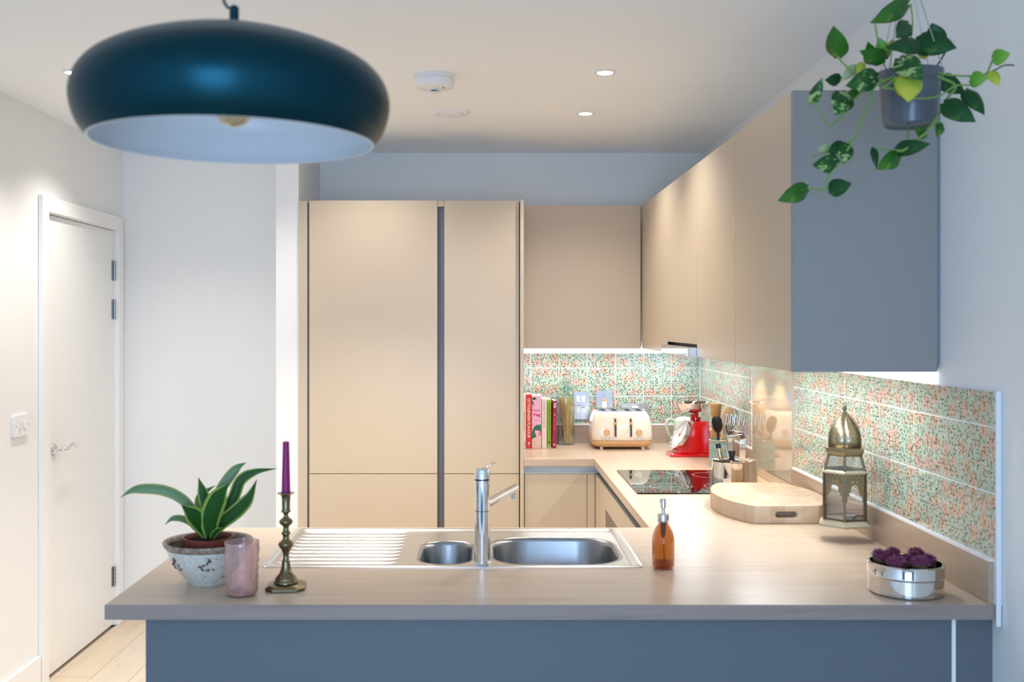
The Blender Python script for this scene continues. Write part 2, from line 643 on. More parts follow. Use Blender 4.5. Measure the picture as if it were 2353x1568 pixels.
def kid(mb, name, mats, parent, **k):
    """a part drawn in room coordinates under an unrotated thing"""
    o = mb.build(name, mats, parent, **k)
    if parent.parent is None:
        o.location = -Vector(parent.location)
    return o

XL, XR = -1.912, 1.161      # side walls
YB, YBL = 5.595, 5.50       # kitchen back wall, passage back wall
TOP = 0.92                  # worktop surface
WT = 0.0335                 # worktop thickness

# ================================================================== setting
fl = struct('floor', MB().box(XL - 0.3, XR + 0.3, WIN_Y - 0.3, YB + 0.3, -0.15, -0.012), M_FLOOR[1])
pl = {}
rw = 0
x = XL + 0.004
pw = 0.178
while x < XR:
    w = min(pw, XR - x)
    y = WIN_Y - (rw * 0.47) % 1.2
    while y < YB:
        y0, y1 = max(y, WIN_Y), min(y + 1.2, YB)
        if y1 - y0 > 0.05:
            key = (round(w, 3), round(y1 - y0, 3), (rw * 2 + int(y * 3)) % 3)
            if key not in pl:
                b = MB().box(0.0006, w - 0.0006, 0.0006, y1 - y0 - 0.0006, -0.012, -0.001)
                b.box(0.0016, w - 0.0016, 0.0016, y1 - y0 - 0.0016, -0.001, 0.0)
                pl[key] = b.mesh('floor_plank', M_FLOOR[key[2]], 0)
            o = bpy.data.objects.new('floor_plank', pl[key])
            COL.objects.link(o)
            o.parent = fl
            o.location = (x, y0, 0)
        y += 1.2
    x += pw
    rw += 1

# door opening in the passage wall
DY0, DY1, DZ = 4.529, 5.39, 2.04
wl = MB().box(XL - 0.12, XL, WIN_Y - 0.1, DY0, 0, CEIL).box(XL - 0.12, XL, DY1, YB + 0.1, 0, CEIL).box(XL - 0.12, XL, DY0, DY1, DZ, CEIL)
struct('wall_left', wl, M_WALL, smooth=0)
wr = struct('wall_right', MB().box(XR, XR + 0.1, WIN_Y - 0.1, YB + 0.1, 0, CEIL), M_WALL, smooth=0)
wb = struct('wall_back', MB().box(-0.888, XR, YB, YB + 0.1, 0, CEIL), M_WALL, smooth=0)
struct('wall_back_passage', MB().box(XL, -0.995, YBL, YB + 0.1, 0, CEIL), M_WALL, smooth=0)
struct('wall_partition', MB().box(-0.995, -0.888, 4.957, YB + 0.1, 0, CEIL), M_WALL, smooth=0)
struct('ceiling', MB().box(XL - 0.1, XR + 0.1, WIN_Y - 0.1, YB + 0.1, CEIL, CEIL + 0.1), M_CEIL, smooth=0)
wf = MB().box(XL, WIN_X0, WIN_Y - 0.1, WIN_Y, 0, CEIL).box(WIN_X1, XR, WIN_Y - 0.1, WIN_Y, 0, CEIL)
wf.box(WIN_X0, WIN_X1, WIN_Y - 0.1, WIN_Y, 0, WIN_Z0).box(WIN_X0, WIN_X1, WIN_Y - 0.1, WIN_Y, WIN_Z1, CEIL)
struct('wall_front', wf, M_WALLF, smooth=0)
w1 = MB()
for a, b_ in ((WIN_X0, WIN_X0 + 0.05), (WIN_X1 - 0.05, WIN_X1), (-0.325, -0.275)):
    w1.box(a, b_, WIN_Y - 0.07, WIN_Y + 0.06, WIN_Z0, WIN_Z1)
w1.box(WIN_X0, WIN_X1, WIN_Y - 0.07, WIN_Y + 0.06, WIN_Z0, WIN_Z0 + 0.05).box(WIN_X0, WIN_X1, WIN_Y - 0.07, WIN_Y + 0.06, WIN_Z1 - 0.05, WIN_Z1)
struct('window_1', w1, M_GLOSSW, smooth=0)

# baseboards
def skirt(name, x0, x1, y0, y1, along):
    b = MB().box(x0, x1, y0, y1, 0, 0.14)
    return struct(name, b, M_GLOSSW, bevel=0.005, seg=3)
skirt('baseboard_left', XL, XL + 0.017, WIN_Y, 4.455, 1)
skirt('baseboard_back', XL, -0.995, YBL - 0.017, YBL, 0)
skirt('baseboard_right', XR - 0.017, XR, WIN_Y, 2.39, 1)

# door with lining, casing, hinges and lever
d1 = struct('door_1', MB().box(XL - 0.05, XL - 0.008, DY0 + 0.004, DY1 - 0.003, 0.008, DZ - 0.006), M_DOOR, smooth=0)
cz = MB()
CW, CX = 0.068, XL + 0.021
cz.box(XL - 0.0, CX, DY0 - CW, DY0, 0, DZ + CW).box(XL, CX, DY1, DY1 + CW - 0.003, 0, DZ + CW).box(XL, CX, DY0, DY1, DZ, DZ + CW)
kid(cz, 'door_casing', M_GLOSSW, d1, bevel=0.003).location = (0, 0, 0)
ln = MB().box(XL - 0.12, XL + 0.0005, DY0 - 0.001, DY0 + 0.002, 0, DZ).box(XL - 0.12, XL + 0.0005, DY1 - 0.001, DY1 + 0.002, 0, DZ).box(XL - 0.12, XL + 0.0005, DY0, DY1, DZ - 0.003, DZ + 0.002)
ln.build('door_lining', M_GLOSSW, d1)
ln = MB().box(XL - 0.12, XL - 0.115, DY0, DY1, 0, DZ)
ln.build('door_stop', M_DARK, d1)
for zc in (1.552 - (622 - 746) * 5.38 / F, 1.552 - (711 - 746) * 5.38 / F, 1.552 - (1325 - 746) * 5.38 / F):
    h = MB()
    for k in range(5):
        h.cyl(0.0065, zc - 0.05 + k * 0.0203, zc - 0.05 + k * 0.0203 + 0.0188, 12, Matrix.Translation((XL - 0.002, DY1 - 0.004, 0)))
    h.box(XL - 0.008, XL - 0.0065, DY1 - 0.032, DY1 - 0.004, zc - 0.05, zc + 0.05)
    h.build('hinge', M_HINGE, d1)
HY, HZ = 4.64, 0.996
xm = XL - 0.008
rot_x = Matrix(((0, 0, 1, 0), (1, 0, 0, 0), (0, 1, 0, 0), (0, 0, 0, 1)))  # local z -> +X, x -> +Y
h = MB().lathe([(0, 0), (0.026, 0), (0.026, 0.007), (0.022, 0.010), (0, 0.010)], 28, Matrix.Translation((xm, HY, HZ)) @ rot_x)
hd = h.build('door_handle', M_CHROME, d1)
lv = MB().tube(spline([(xm + 0.008, HY, HZ), (xm + 0.035, HY, HZ), (xm + 0.052, HY + 0.008, HZ + 0.001), (xm + 0.056, HY + 0.035, HZ + 0.004), (xm + 0.056, HY + 0.075, HZ + 0.018), (xm + 0.056, HY + 0.105, HZ + 0.010), (xm + 0.056, HY + 0.118, HZ - 0.006)], 6), [0.0085] * 18 + [0.0078] * 19, 12)
lv.build('lever', M_CHROME, hd)

# white trim bead finishing the open end of the wall tiles
struct('trim_1', MB().box(1.1468, 1.1580, 2.344, 2.3500, 0.872, 1.402), mat('tile_trim', (0.80, 0.82, 0.84), 0.3), bevel=0.002)

# ================================================================== wall tiles
def tile_mesh(w, h):
    t, e = 0.008, 0.0012
    vs = [(0, 0, 0), (w, 0, 0), (w, h, 0), (0, h, 0), (0, 0, t - e), (w, 0, t - e), (w, h, t - e), (0, h, t - e),
          (e, e, t), (w - e, e, t), (w - e, h - e, t), (e, h - e, t)]
    fs = [(0, 1, 5, 4), (1, 2, 6, 5), (2, 3, 7, 6), (3, 0, 4, 7), (4, 5, 9, 8), (5, 6, 10, 9), (6, 7, 11, 10), (7, 4, 8, 11), (8, 9, 10, 11)]
    return MB().add(vs, fs).mesh('wall_tile', M_TILE, 0)
TM = {}
def lay(parent, mk, u0, u1, z0, z1):
    g = 0.0017
    w, h = u1 - u0 - 2 * g, z1 - z0 - 2 * g
    key = (round(w, 4), round(h, 4))
    if w < 0.01:
        return
    if key not in TM:
        TM[key] = tile_mesh(w, h)
    o = bpy.data.objects.new('wall_tile', TM[key])
    COL.objects.link(o)
    o.parent = parent
    o.matrix_local = mk(u0 + g, z0 + g)
UZ = 1.021
ROWS = [(UZ, UZ + 0.148), (UZ + 0.148, UZ + 0.298), (UZ + 0.298, 1.40)]
YT, XT = 5.58, 1.146
TP = 0.1502
gb = MB().box(0.181, XT + 0.0083, YT + 0.0012, YB, TOP, 1.399)
gb.build('tile_bed', M_GROUT, wb)
gr = MB().box(XT + 0.0012, XR, 2.349, YT + 0.01, TOP, 1.399)
gr.build('tile_bed', M_GROUT, wr)
# back wall, columns counted from the corner
x1 = XT - 0.0
cols = []
x1 = (1607.5 - VX) * YT / F
cols.append((x1, XT))
while x1 > 0.181:
    cols.append((max(0.181, x1 - TP), x1))
    x1 -= TP
for a, b_ in cols:
    for z0, z1 in ROWS:
        lay(wb, lambda u, z: Matrix(((1, 0, 0, u), (0, 0, -1, YT + 0.008), (0, 1, 0, z), (0, 0, 0, 1))), a, b_, z0, z1)
def side(y0, y1):
    for z0, z1 in ROWS:
        # local x runs towards the viewer so that the face looks into the room (-X)
        lay(wr, lambda u, z: Matrix(((0, 0, -1, XT + 0.008), (-1, 0, 0, -u), (0, 1, 0, z), (0, 0, 0, 1))), -y1, -y0, z0, z1)
y = 2.350
while y < 3.886 - 0.02:
    side(y, min(y + TP, 3.886))
    y += TP
y = 4.494
while y < YT - 0.02:
    side(y, min(y + TP, YT))
    y += TP

# ================================================================== worktops, upstands
def slab(x0, x1, y0, y1, hole=None):
    b = MB()
    out = [(x0, y0), (x1, y0), (x1, y1), (x0, y1)]
    b.prism(out, TOP - WT, TOP, [hole] if hole else [])
    return b
PX0, PX1, PY0, PY1 = -0.8585, 1.1485, 2.354, 3.250
SX0, SX1, SY0, SY1 = -0.583, 0.411, 2.712, 3.226      # sink outline
wt = slab(PX0, PX1, PY0, PY1, rrect(SX0 + 0.014, SX1 - 0.014, SY0 + 0.014, SY1 - 0.014, 0.03, 4))
o = wt.build('worktop', M_OAKX, smooth=25, bevel=0.0015)
tag(o, 'pale oak breakfast bar worktop that the sink is set into', 'worktop')
MB().box(PX0, PX1, PY0 - 0.0012, PY0, TOP - WT, TOP - 0.0003).build('shaded_edge', M_EDGE, o)
RX0 = 0.5093
wt = MB().prism([(RX0, PY1), (XT, PY1), (XT, YT), (RX0 + 0.02, YT), (RX0 + 0.02, 4.918), (RX0, 4.898)], TOP - WT, TOP)
o = wt.build('worktop', M_OAKY, smooth=25, bevel=0.001)
tag(o, 'pale oak worktop carrying the black hob along the tiled side', 'worktop')
wt = MB().prism([(0.1805, 4.898), (RX0 - 0.0005, 4.898), (RX0 + 0.0195, 4.918), (RX0 + 0.0195, YT), (0.1805, YT)], TOP - WT, TOP)
o = wt.build('worktop', M_OAKX, smooth=25, bevel=0.001)
tag(o, 'short pale oak worktop under the cookbooks and pasta jar', 'worktop')

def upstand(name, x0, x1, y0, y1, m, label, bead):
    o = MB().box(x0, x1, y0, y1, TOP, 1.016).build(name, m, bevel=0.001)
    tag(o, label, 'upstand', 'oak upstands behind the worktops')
    MB().box(*bead).build('sealant_glint_bead', M_SEAL, o)
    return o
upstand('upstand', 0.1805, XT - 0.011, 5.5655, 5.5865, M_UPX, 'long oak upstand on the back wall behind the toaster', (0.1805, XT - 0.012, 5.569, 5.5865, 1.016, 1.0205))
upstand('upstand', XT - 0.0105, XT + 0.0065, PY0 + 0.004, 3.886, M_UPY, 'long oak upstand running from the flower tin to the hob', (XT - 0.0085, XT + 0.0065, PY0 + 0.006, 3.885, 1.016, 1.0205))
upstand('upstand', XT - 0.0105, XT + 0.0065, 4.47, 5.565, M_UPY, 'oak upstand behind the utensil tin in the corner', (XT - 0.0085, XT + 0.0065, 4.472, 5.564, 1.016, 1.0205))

# glossy beige glass behind the hob
o = MB().box(XT - 0.006, XT + 0.007, 3.889, 4.468, TOP + 0.001, 1.4335).build('glass_splashback', M_BACKGL, bevel=0.001)
tag(o, 'glossy beige glass splashback between the floral tiles behind the hob', 'splashback')
o = MB().box(XT - 0.003, XT + 0.007, 4.470, 4.4935, 1.022, 1.433).build('splashback_edge', M_GROUT)
tag(o, 'pale edging strip between the beige glass splashback and the corner tiles', 'trim')

# ================================================================== tall units
ZT = 2.139
TD = 4.935            # door fronts
def tall(name, label, x0, x1, doors, group=None):
    t = thing(name, label, 'cabinet', ((x0 + x1) / 2, TD + 0.3, 0), group=group)
    return t
t = tall('tall_cabinet', 'wide tall beige cabinet beside the white partition', -0.886, -0.21, 2)
kid(MB().box(-0.886, -0.2135, TD + 0.030, 5.58, 0.0, ZT - 0.006), 'carcass', M_CARC, t)
kid(MB().box(-0.886, -0.2135, TD + 0.0302, 5.58, ZT - 0.0058, ZT - 0.002), 'bounce_board', M_BOUNCE, t)
kid(MB().box(-0.886, -0.8445, TD + 0.010, TD + 0.029, 0.0, ZT - 0.001), 'filler_panel', M_CAB, t, bevel=0.001)
kid(MB().box(-0.8439, -0.8345, TD + 0.020, TD + 0.029, 0.0, ZT - 0.012), 'handle_profile', M_RAILD, t)
kid(MB().box(-0.8335, -0.2285, TD, TD + 0.019, 0.8475, ZT - 0.001), 'door', M_CAB, t, bevel=0.001)
kid(MB().box(-0.8335, -0.2285, TD, TD + 0.019, 0.10, 0.8445), 'door', M_CAB, t, bevel=0.001)
t = tall('tall_cabinet', 'narrow tall beige cabinet next to the cookbooks', -0.21, 0.179, 2)
kid(MB().box(-0.2125, 0.1615, TD + 0.030, 5.58, 0.0, ZT - 0.006), 'carcass', M_CARC, t)
kid(MB().box(-0.2125, 0.1615, TD + 0.0302, 5.58, ZT - 0.0058, ZT - 0.002), 'bounce_board', M_BOUNCE, t)
gp = MB().box(-0.2275, -0.1965, TD + 0.022, TD + 0.029, 0.0, ZT - 0.03)
gp.box(-0.2275, -0.2255, TD + 0.006, TD + 0.022, 0.0, ZT - 0.03).box(-0.1985, -0.1965, TD + 0.006, TD + 0.022, 0.0, ZT - 0.03)
kid(gp, 'handle_profile', M_RAILD, t)
kid(MB().box(-0.2275, -0.1965, TD + 0.004, TD + 0.029, ZT - 0.0295, ZT - 0.004), 'filler_panel', M_CAB, t)
kid(MB().box(-0.1955, 0.1575, TD, TD + 0.019, 0.8475, ZT - 0.001), 'door', M_CAB, t, bevel=0.001)
kid(MB().box(-0.1955, 0.1575, TD, TD + 0.019, 0.10, 0.8445), 'door', M_CAB, t, bevel=0.001)
kid(MB().box(0.162, 0.1795, 4.905, 5.58, 0.0, ZT), 'end_panel', M_CAB, t, bevel=0.001)

# ================================================================== wall cabinets
UB, UT = 1.4335, 2.149
UF = 5.235
t = thing('wall_cabinet', 'single beige wall cabinet above the cookbooks and toaster', 'cabinet', (0.48, 5.4, UB))
kid(MB().box(0.181, 0.782, UF + 0.021, YB - 0.001, UB, UT - 0.004), 'carcass', M_CARC, t)
kid(MB().box(0.181, 0.782, UF + 0.0212, YB - 0.001, UT - 0.0038, UT - 0.001), 'bounce_board', M_BOUNCE, t)
kid(MB().box(0.185, 0.7765, UF, UF + 0.019, UB - 0.002, UT), 'door', M_CAB, t, bevel=0.001)
UX = 0.784
def wallcab(label, y0, y1, door_z0=UB - 0.002, end=False, x_in=0.0):
    t = thing('wall_cabinet', label, 'cabinet', (0.97, (y0 + y1) / 2, UB))
    z0 = UB if door_z0 < UB + 0.01 else door_z0 + 0.004
    kid(MB().box(UX + 0.021, XR - 0.001, y0 + (0.020 if end else 0.001), y1 - 0.001, z0, UT - 0.004), 'carcass', M_CARC, t)
    kid(MB().box(UX + 0.0212, XR - 0.001, y0 + (0.020 if end else 0.001), y1 - 0.001, UT - 0.0038, UT - 0.001), 'bounce_board', M_BOUNCE, t)
    kid(MB().box(UX, UX + 0.019, y0 + (0.020 if end else 0.0015), y1 - 0.0015, door_z0, UT), 'door', M_CAB, t, bevel=0.001)
    return t
t = wallcab('beige wall cabinet with slate end panel behind the hanging plant', 2.664, 3.279, end=True)
kid(MB().box(UX - 0.0005, XR - 0.009, 2.664, 2.682, UB - 0.003, UT + 0.001), 'end_panel', M_PANEL, t, bevel=0.001)
kid(MB().box(XR - 0.0088, XR - 0.0005, 2.668, 2.684, UB + 0.02, UT - 0.002), 'scribe_strip', mat('grey_scribe', (0.22, 0.25, 0.28), 0.5), t)
wallcab('beige wall cabinet between the plant end unit and cooker hood', 3.279, 3.876)
th = wallcab('shorter beige wall cabinet straight above the cooker hood', 3.876, 4.51, door_z0=1.478)
wallcab('beige corner wall cabinet at the far end beyond the cooker hood', 4.51, UF - 0.004)
kid(MB().box(UX + 0.004, UX + 0.02, 4.5085, 4.5115, UB, UT - 0.01), 'gap_strip', M_DARK, th)

# cooker hood pulled out under its cabinet
t = thing('cooker_hood', 'slim steel cooker hood under the wall cabinets above the hob', 'hood', (0.95, 4.19, 1.43))
kid(MB().box(UX + 0.03, XR - 0.02, 3.882, 4.505, 1.434, 1.480), 'housing', M_RAILD, t)
kid(MB().box(0.757, UX + 0.028, 3.880, 4.505, 1.4285, 1.466), 'front_lip', M_BRUSH, t, bevel=0.002)
kid(MB().box(0.7555, 0.7568, 3.93, 4.495, 1.434, 1.462), 'fascia', M_CHROME, t)
for i, y in enumerate((4.05, 4.33)):
    kid(MB().cyl(0.027, 1.4285, 1.4335, 20, Matrix.Translation((1.02, y, 0))), 'lamp', M_LAMP, t)
# LED profiles under the cabinets
for lab, bx in (('thin LED strip along the back under the cabinet above the cookbooks', (0.19, 1.12, 5.572, 5.5945)),
                ('long LED strip under the wall cabinets next to the plant', (1.140, 1.1605, 2.686, 3.865)),
                ('short LED strip under the corner wall cabinet', (1.140, 1.1605, 4.53, 5.55))):
    a, b_, c, d = bx
    o = MB().box(a, b_, c, d, 1.4045, UB - 0.0005).build('led_strip', M_LED)
    tag(o, lab, 'light strip', 'LED strips under the wall cabinets')

# ================================================================== base units
BF = 4.918
t = thing('base_cabinet', 'beige base cabinet with sheen-coloured pale blue rail under the cookbooks', 'cabinet', (0.34, 5.2, 0))
kid(MB().box(0.181, 0.56, BF + 0.04, 5.57, 0.10, TOP - WT - 0.001), 'carcass', M_CARC, t)
rl = MB().box(0.181, 0.535, BF + 0.024, BF + 0.039, 0.85, TOP - WT - 0.002).box(0.181, 0.535, BF + 0.004, BF + 0.024, 0.849, 0.853)
kid(rl, 'handle_rail', M_RAIL, t)
kid(MB().box(0.1825, 0.4765, BF, BF + 0.019, 0.10, 0.847), 'door', M_CAB, t, bevel=0.001)
kid(MB().box(0.4785, 0.514, BF, BF + 0.019, 0.10, 0.847), 'corner_post', M_CAB, t, bevel=0.001)
BX = 0.516
t = thing('base_cabinet', 'beige corner base panel where the two worktops meet', 'cabinet', (0.8, 4.75, 0))
kid(MB().box(BX + 0.045, XT, 4.52, BF + 0.038, 0.10, TOP - WT - 0.001), 'carcass', M_CARC, t)
kid(MB().box(BX, BX + 0.019, 4.507, BF - 0.001, 0.10, 0.847), 'door', M_CAB, t, bevel=0.001)
kid(MB().box(BX + 0.025, BX + 0.044, 4.507, BF, 0.85, TOP - WT - 0.002).box(BX + 0.004, BX + 0.025, 4.507, BF, 0.8485, 0.852), 'handle_rail', M_RAILD, t)
t = thing('oven', 'built-in grey oven under a beige front panel below the hob', 'oven', (0.8, 4.2, 0))
kid(MB().box(BX + 0.045, XT, 3.905, 4.50, 0.10, TOP - WT - 0.001), 'housing', M_CARC, t)
kid(MB().box(BX, BX + 0.019, 3.902, 4.503, 0.756, 0.847), 'front_panel', M_CAB, t, bevel=0.001)
kid(MB().box(BX + 0.002, BX + 0.04, 3.902, 4.503, 0.16, 0.752), 'oven_door', M_OVEN, t, bevel=0.002)
kid(MB().tube([(BX - 0.035, 3.96, 0.60), (BX - 0.035, 4.45, 0.60)], 0.008, 12).tube([(BX - 0.035, 3.99, 0.60), (BX + 0.003, 3.99, 0.60)], 0.006, 8).tube([(BX - 0.035, 4.42, 0.60), (BX + 0.003, 4.42, 0.60)], 0.006, 8), 'oven_handle', M_STEEL, t)
kid(MB().box(BX + 0.025, BX + 0.044, 3.902, 4.503, 0.85, TOP - WT - 0.002).box(BX + 0.004, BX + 0.025, 3.902, 4.503, 0.8485, 0.852), 'handle_rail', M_RAILD, t)
t = thing('base_cabinet', 'beige base cabinet between the oven and the breakfast bar', 'cabinet', (0.8, 3.6, 0))
kid(MB().box(BX + 0.045, XT, 3.255, 3.90, 0.10, TOP - WT - 0.001), 'carcass', M_CARC, t)
kid(MB().box(BX, BX + 0.019, 3.27, 3.899, 0.10, 0.847), 'door', M_CAB, t, bevel=0.001)
kid(MB().box(BX + 0.025, BX + 0.044, 3.27, 3.899, 0.85, TOP - WT - 0.002).box(BX + 0.004, BX + 0.025, 3.27, 3.899, 0.8485, 0.852), 'handle_rail', M_RAILD, t)
# peninsula
t = thing('breakfast_bar_base', 'panelled base of the oak breakfast bar, coloured darker for shade', 'cabinet', (0.2, 2.8, 0))
kid(MB().box(-0.7765, 1.0615, 2.385, 2.403, 0.0, TOP - WT), 'back_panel', M_TAUPESHADE, t, bevel=0.001)
kid(MB().box(1.064, 1.0725, 2.383, 2.403, 0.0, TOP - WT - 0.001), 'edge_strip', M_GLOSSW, t)
kid(MB().box(1.0735, XR - 0.001, 2.392, 2.403, 0.0, TOP - WT - 0.001), 'filler_panel', M_TAUPESHADE, t)
kid(MB().box(-0.7765, -0.758, 2.404, 3.22, 0.0, TOP - WT - 0.001), 'end_panel', M_PANEL, t)
cb = MB().box(-0.757, -0.62, 2.41, 3.19, 0.10, TOP - WT - 0.002).box(0.45, XT, 2.41, 3.19, 0.10, TOP - WT - 0.002).box(-0.619, 0.449, 2.41, 3.19, 0.10, 0.60)
kid(cb, 'carcass', M_CARC, t)

# ================================================================== sink and tap
t = thing('kitchen_sink', 'stainless steel sink with ridged drainer and two bowls', 'sink', ((SX0 + SX1) / 2, (SY0 + SY1) / 2, TOP))
ZD = TOP + 0.0035
outer = rrect(SX0, SX1, SY0, SY1, 0.016, 5)
inner = rrect(SX0 + 0.022, SX1 - 0.022, SY0 + 0.020, SY1 - 0.020, 0.022, 5)
rim = MB()
z = lambda pts, h: [(p[0], p[1], h) for p in pts]
o3 = rrect(SX0 + 0.004, SX1 - 0.004, SY0 + 0.004, SY1 - 0.004, 0.014, 5)
i2 = rrect(SX0 + 0.029, SX1 - 0.029, SY0 + 0.026, SY1 - 0.026, 0.020, 5)
ZP = ZD - 0.0045        # sunken plate level
rim.loft([z(outer, TOP - 0.0005), z(outer, TOP + 0.0015), z(o3, ZD), z(inner, ZD), z(i2, ZP)])
kid(rim, 'rim', M_STEEL, t, smooth=60)
B1 = rrect(0.020, 0.362, 2.752, 3.100, 0.105, 8)       # main bowl
B2 = rrect(-0.178, -0.038, 2.756, 3.045, 0.066, 8)     # half bowl
DRX0, DRX1, DRY0, DRY1 = -0.552, -0.235, 2.744, 3.190
drain = rrect(DRX0, DRX1, DRY0, DRY1, 0.012, 4)
def grow(x0, x1, y0, y1, r, g, n=8):
    return rrect(x0 - g, x1 + g, y0 - g, y1 + g, r + g, n)
B1o = grow(0.020, 0.362, 2.752, 3.100, 0.105, 0.013)
B2o = grow(-0.178, -0.038, 2.756, 3.045, 0.066, 0.009)
plate = MB().prism(i2, ZP - 0.001, ZP, [B1o, B2o, drain])
kid(plate, 'plate', M_STEEL, t)
def bowl(bx, r, go, depth, name):
    b = MB()
    x0, x1, y0, y1 = bx
    rings = [z(grow(x0, x1, y0, y1, r, go), ZP), z(grow(x0, x1, y0, y1, r, go * 0.5), ZP + 0.0012), z(grow(x0, x1, y0, y1, r, 0.001), ZP - 0.002), z(grow(x0, x1, y0, y1, r, -0.003), ZP - 0.012)]
    rings.append(z(grow(x0, x1, y0, y1, r, -0.010), ZP - depth * 0.8))
    rings.append(z(grow(x0, x1, y0, y1, r, -0.018), ZP - depth * 0.94))
    rings.append(z(grow(x0, x1, y0, y1, r, -0.035), ZP - depth))
    cx, cy = (x0 + x1) / 2, (y0 + y1) / 2
    w = [(cx + (p[0] - cx) * 0.12, cy + (p[1] - cy) * 0.12) for p in grow(x0, x1, y0, y1, r, -0.035)]
    rings.append(z(w, ZP - depth - 0.004))
    b.loft(rings, cap1=True)
    o = kid(b, name, M_BOWLS, t, smooth=60)
    g = MB().lathe([(0.018, 0), (0.030, 0.002), (0.034, 0.001), (0.030, -0.001), (0.018, -0.004), (0, -0.004)], 20, Matrix.Translation((cx, cy, ZP - depth - 0.0005)))
    g.build('waste', M_CHROME, o)
bowl((0.020, 0.362, 2.752, 3.100), 0.105, 0.013, 0.165, 'main_bowl')
bowl((-0.178, -0.038, 2.756, 3.045), 0.066, 0.009, 0.11, 'half_bowl')
# drainer: ribs run along the counter
dr = MB()
nx, ny = 14, 160
vs, fs = [], []
for j in range(ny + 1):
    fy = j / ny
    yy = DRY0 + (DRY1 - DRY0) * fy
    for i in range(nx + 1):
        fx = i / nx
        xx = DRX0 + (DRX1 - DRX0) * fx
        inx = min(1, max(0, min(fx - 0.035, 0.955 - fx) / 0.03))
        iny = min(1, max(0, min(fy - 0.05, 0.95 - fy) / 0.02))
        rib = max(0, sin((fy - 0.05) / 0.90 * 9 * 2 * pi - pi / 2)) ** 0.7
        edge = min(1, min(fx, 1 - fx, fy * 1.4, (1 - fy) * 1.4) / 0.03)
        vs.append((xx, yy, ZP - 0.0035 * edge + 0.0034 * rib * inx * iny))
for j in range(ny):
    for i in range(nx):
        a = j * (nx + 1) + i
        fs.append((a, a + 1, a + nx + 2, a + nx + 1))
dr.add(vs, fs)
kid(dr, 'drainer', M_DRAIN, t, smooth=60)

t = thing('kitchen_tap', 'tall chrome mixer tap with angled spout at the sink', 'tap', (-0.0095, 2.754, ZP + 0.0004))
c = MB().lathe([(0, 0), (0.0235, 0), (0.0235, 0.004), (0.0205, 0.007), (0.0205, 0.222), (0, 0.222)], 36)
c.build('body', M_CHROME, t)
b = MB().lathe([(0, 0.2222), (0.0195, 0.2222), (0.0195, 0.226), (0, 0.226)], 32)
b.build('black_ring', M_BLACK, t)
b = MB().lathe([(0, 0.2262), (0.0205, 0.2262), (0.0205, 0.249), (0.0185, 0.2525), (0, 0.2525)], 36)
hd = b.build('cartridge_cap', M_CHROME, t)
b = MB().tube(spline([(0.004, 0.002, 0.2515), (0.016, 0.02, 0.256), (0.028, 0.045, 0.259), (0.036, 0.062, 0.2595)], 4), [0.0042] * 12 + [0.003], 10, squash=0.55)
b.build('lever', M_CHROME, hd)
for zz in (0.167, 0.142):
    MB().lathe([(0.0206, zz - 0.0008), (0.0209, zz), (0.0206, zz + 0.0008)], 32, closed=True).build('joint_ring', M_BLACK if zz < .15 else M_STEEL, t)
sp0, sp1 = Vector((0.012, 0.012, 0.158)), Vector((0.093, 0.165, 0.176))
b = MB().tube([sp0, sp0.lerp(sp1, 0.5), sp1 - (sp1 - sp0) * 0.008, sp1], [0.0115, 0.0115, 0.0115, 0.010], 20)
sp = b.build('spout', M_CHROME, t)
q = sp0.lerp(sp1, 0.90)
MB().cyl(0.0085, q.z - 0.026, q.z - 0.004, 16, Matrix.Translation((q.x, q.y, 0))).build('aerator', M_CHROME, sp)

# ================================================================== hob
t = thing('hob', 'black glass ceramic hob set into the oak worktop', 'hob', (0.82, 4.19, TOP))
kid(MB().box(0.5645, 1.075, 3.886, 4.492, TOP + 0.0003, TOP + 0.006), 'glass_plate', M_HOB, t, bevel=0.0015)
for cx, cy, r in ((0.71, 4.04, 0.073), (0.71, 4.34, 0.088), (0.935, 4.34, 0.073), (0.935, 4.03, 0.088)):
    g = MB().lathe([(r, 0), (r + 0.0016, 0), (r + 0.0016, 0.0002), (r, 0.0002)], 48, Matrix.Translation((cx, cy, TOP + 0.006)), closed=True)
    kid(g, 'cooking_zone_ring', M_RINGW, t)
for k in range(6):
    g = MB().lathe([(0.006, 0), (0.007, 0), (0.007, 0.0002), (0.006, 0.0002)], 16, Matrix.Translation((0.72 + k * 0.04, 3.912, TOP + 0.006)), closed=True)
    kid(g, 'touch_control', M_RINGW, t)

# ================================================================== pendant lamp
M_TEAL = mat('teal_lacquer', (0.004, 0.036, 0.050), 0.34, metal=0.9)
M_SHADEIN = mat('shade_white_lining', (0.72, 0.74, 0.76), 0.30)
PD = 1.40
PXc = -0.3377
ZR = 1.7955
TILT = radians(0.2)
PLUMB = lambda h: Vector((-sin(TILT), 0, cos(TILT))) * h
t = thing('pendant_lamp', 'large teal dome pendant lamp with white inside hanging from the ceiling', 'lamp', (PXc, PD, ZR), rot=(0, TILT, 0))
prof = [(0.191, 0.0), (0.2025, 0.016), (0.2095, 0.034), (0.2125, 0.052), (0.2105, 0.068), (0.204, 0.083), (0.190, 0.099), (0.168, 0.113), (0.138, 0.1255), (0.104, 0.1365), (0.066, 0.1465), (0.03, 0.154), (0.008, 0.1565)]
fine = [tuple(p) for p in [(v.x * 0.98, v.z) for v in spline([(r, 0, zz) for r, zz in prof], 4)]]
out = MB().lathe(fine, 96)
out.build('shade', M_TEAL, t, smooth=80)
inn = [(max(0.002, r - 0.003), zz - (0.003 if zz > 0.05 else 0.0)) for r, zz in fine]
MB().lathe([(0.191 * 0.98, 0.0)] + inn, 96).build('shade_lining', M_SHADEIN, t, smooth=80)
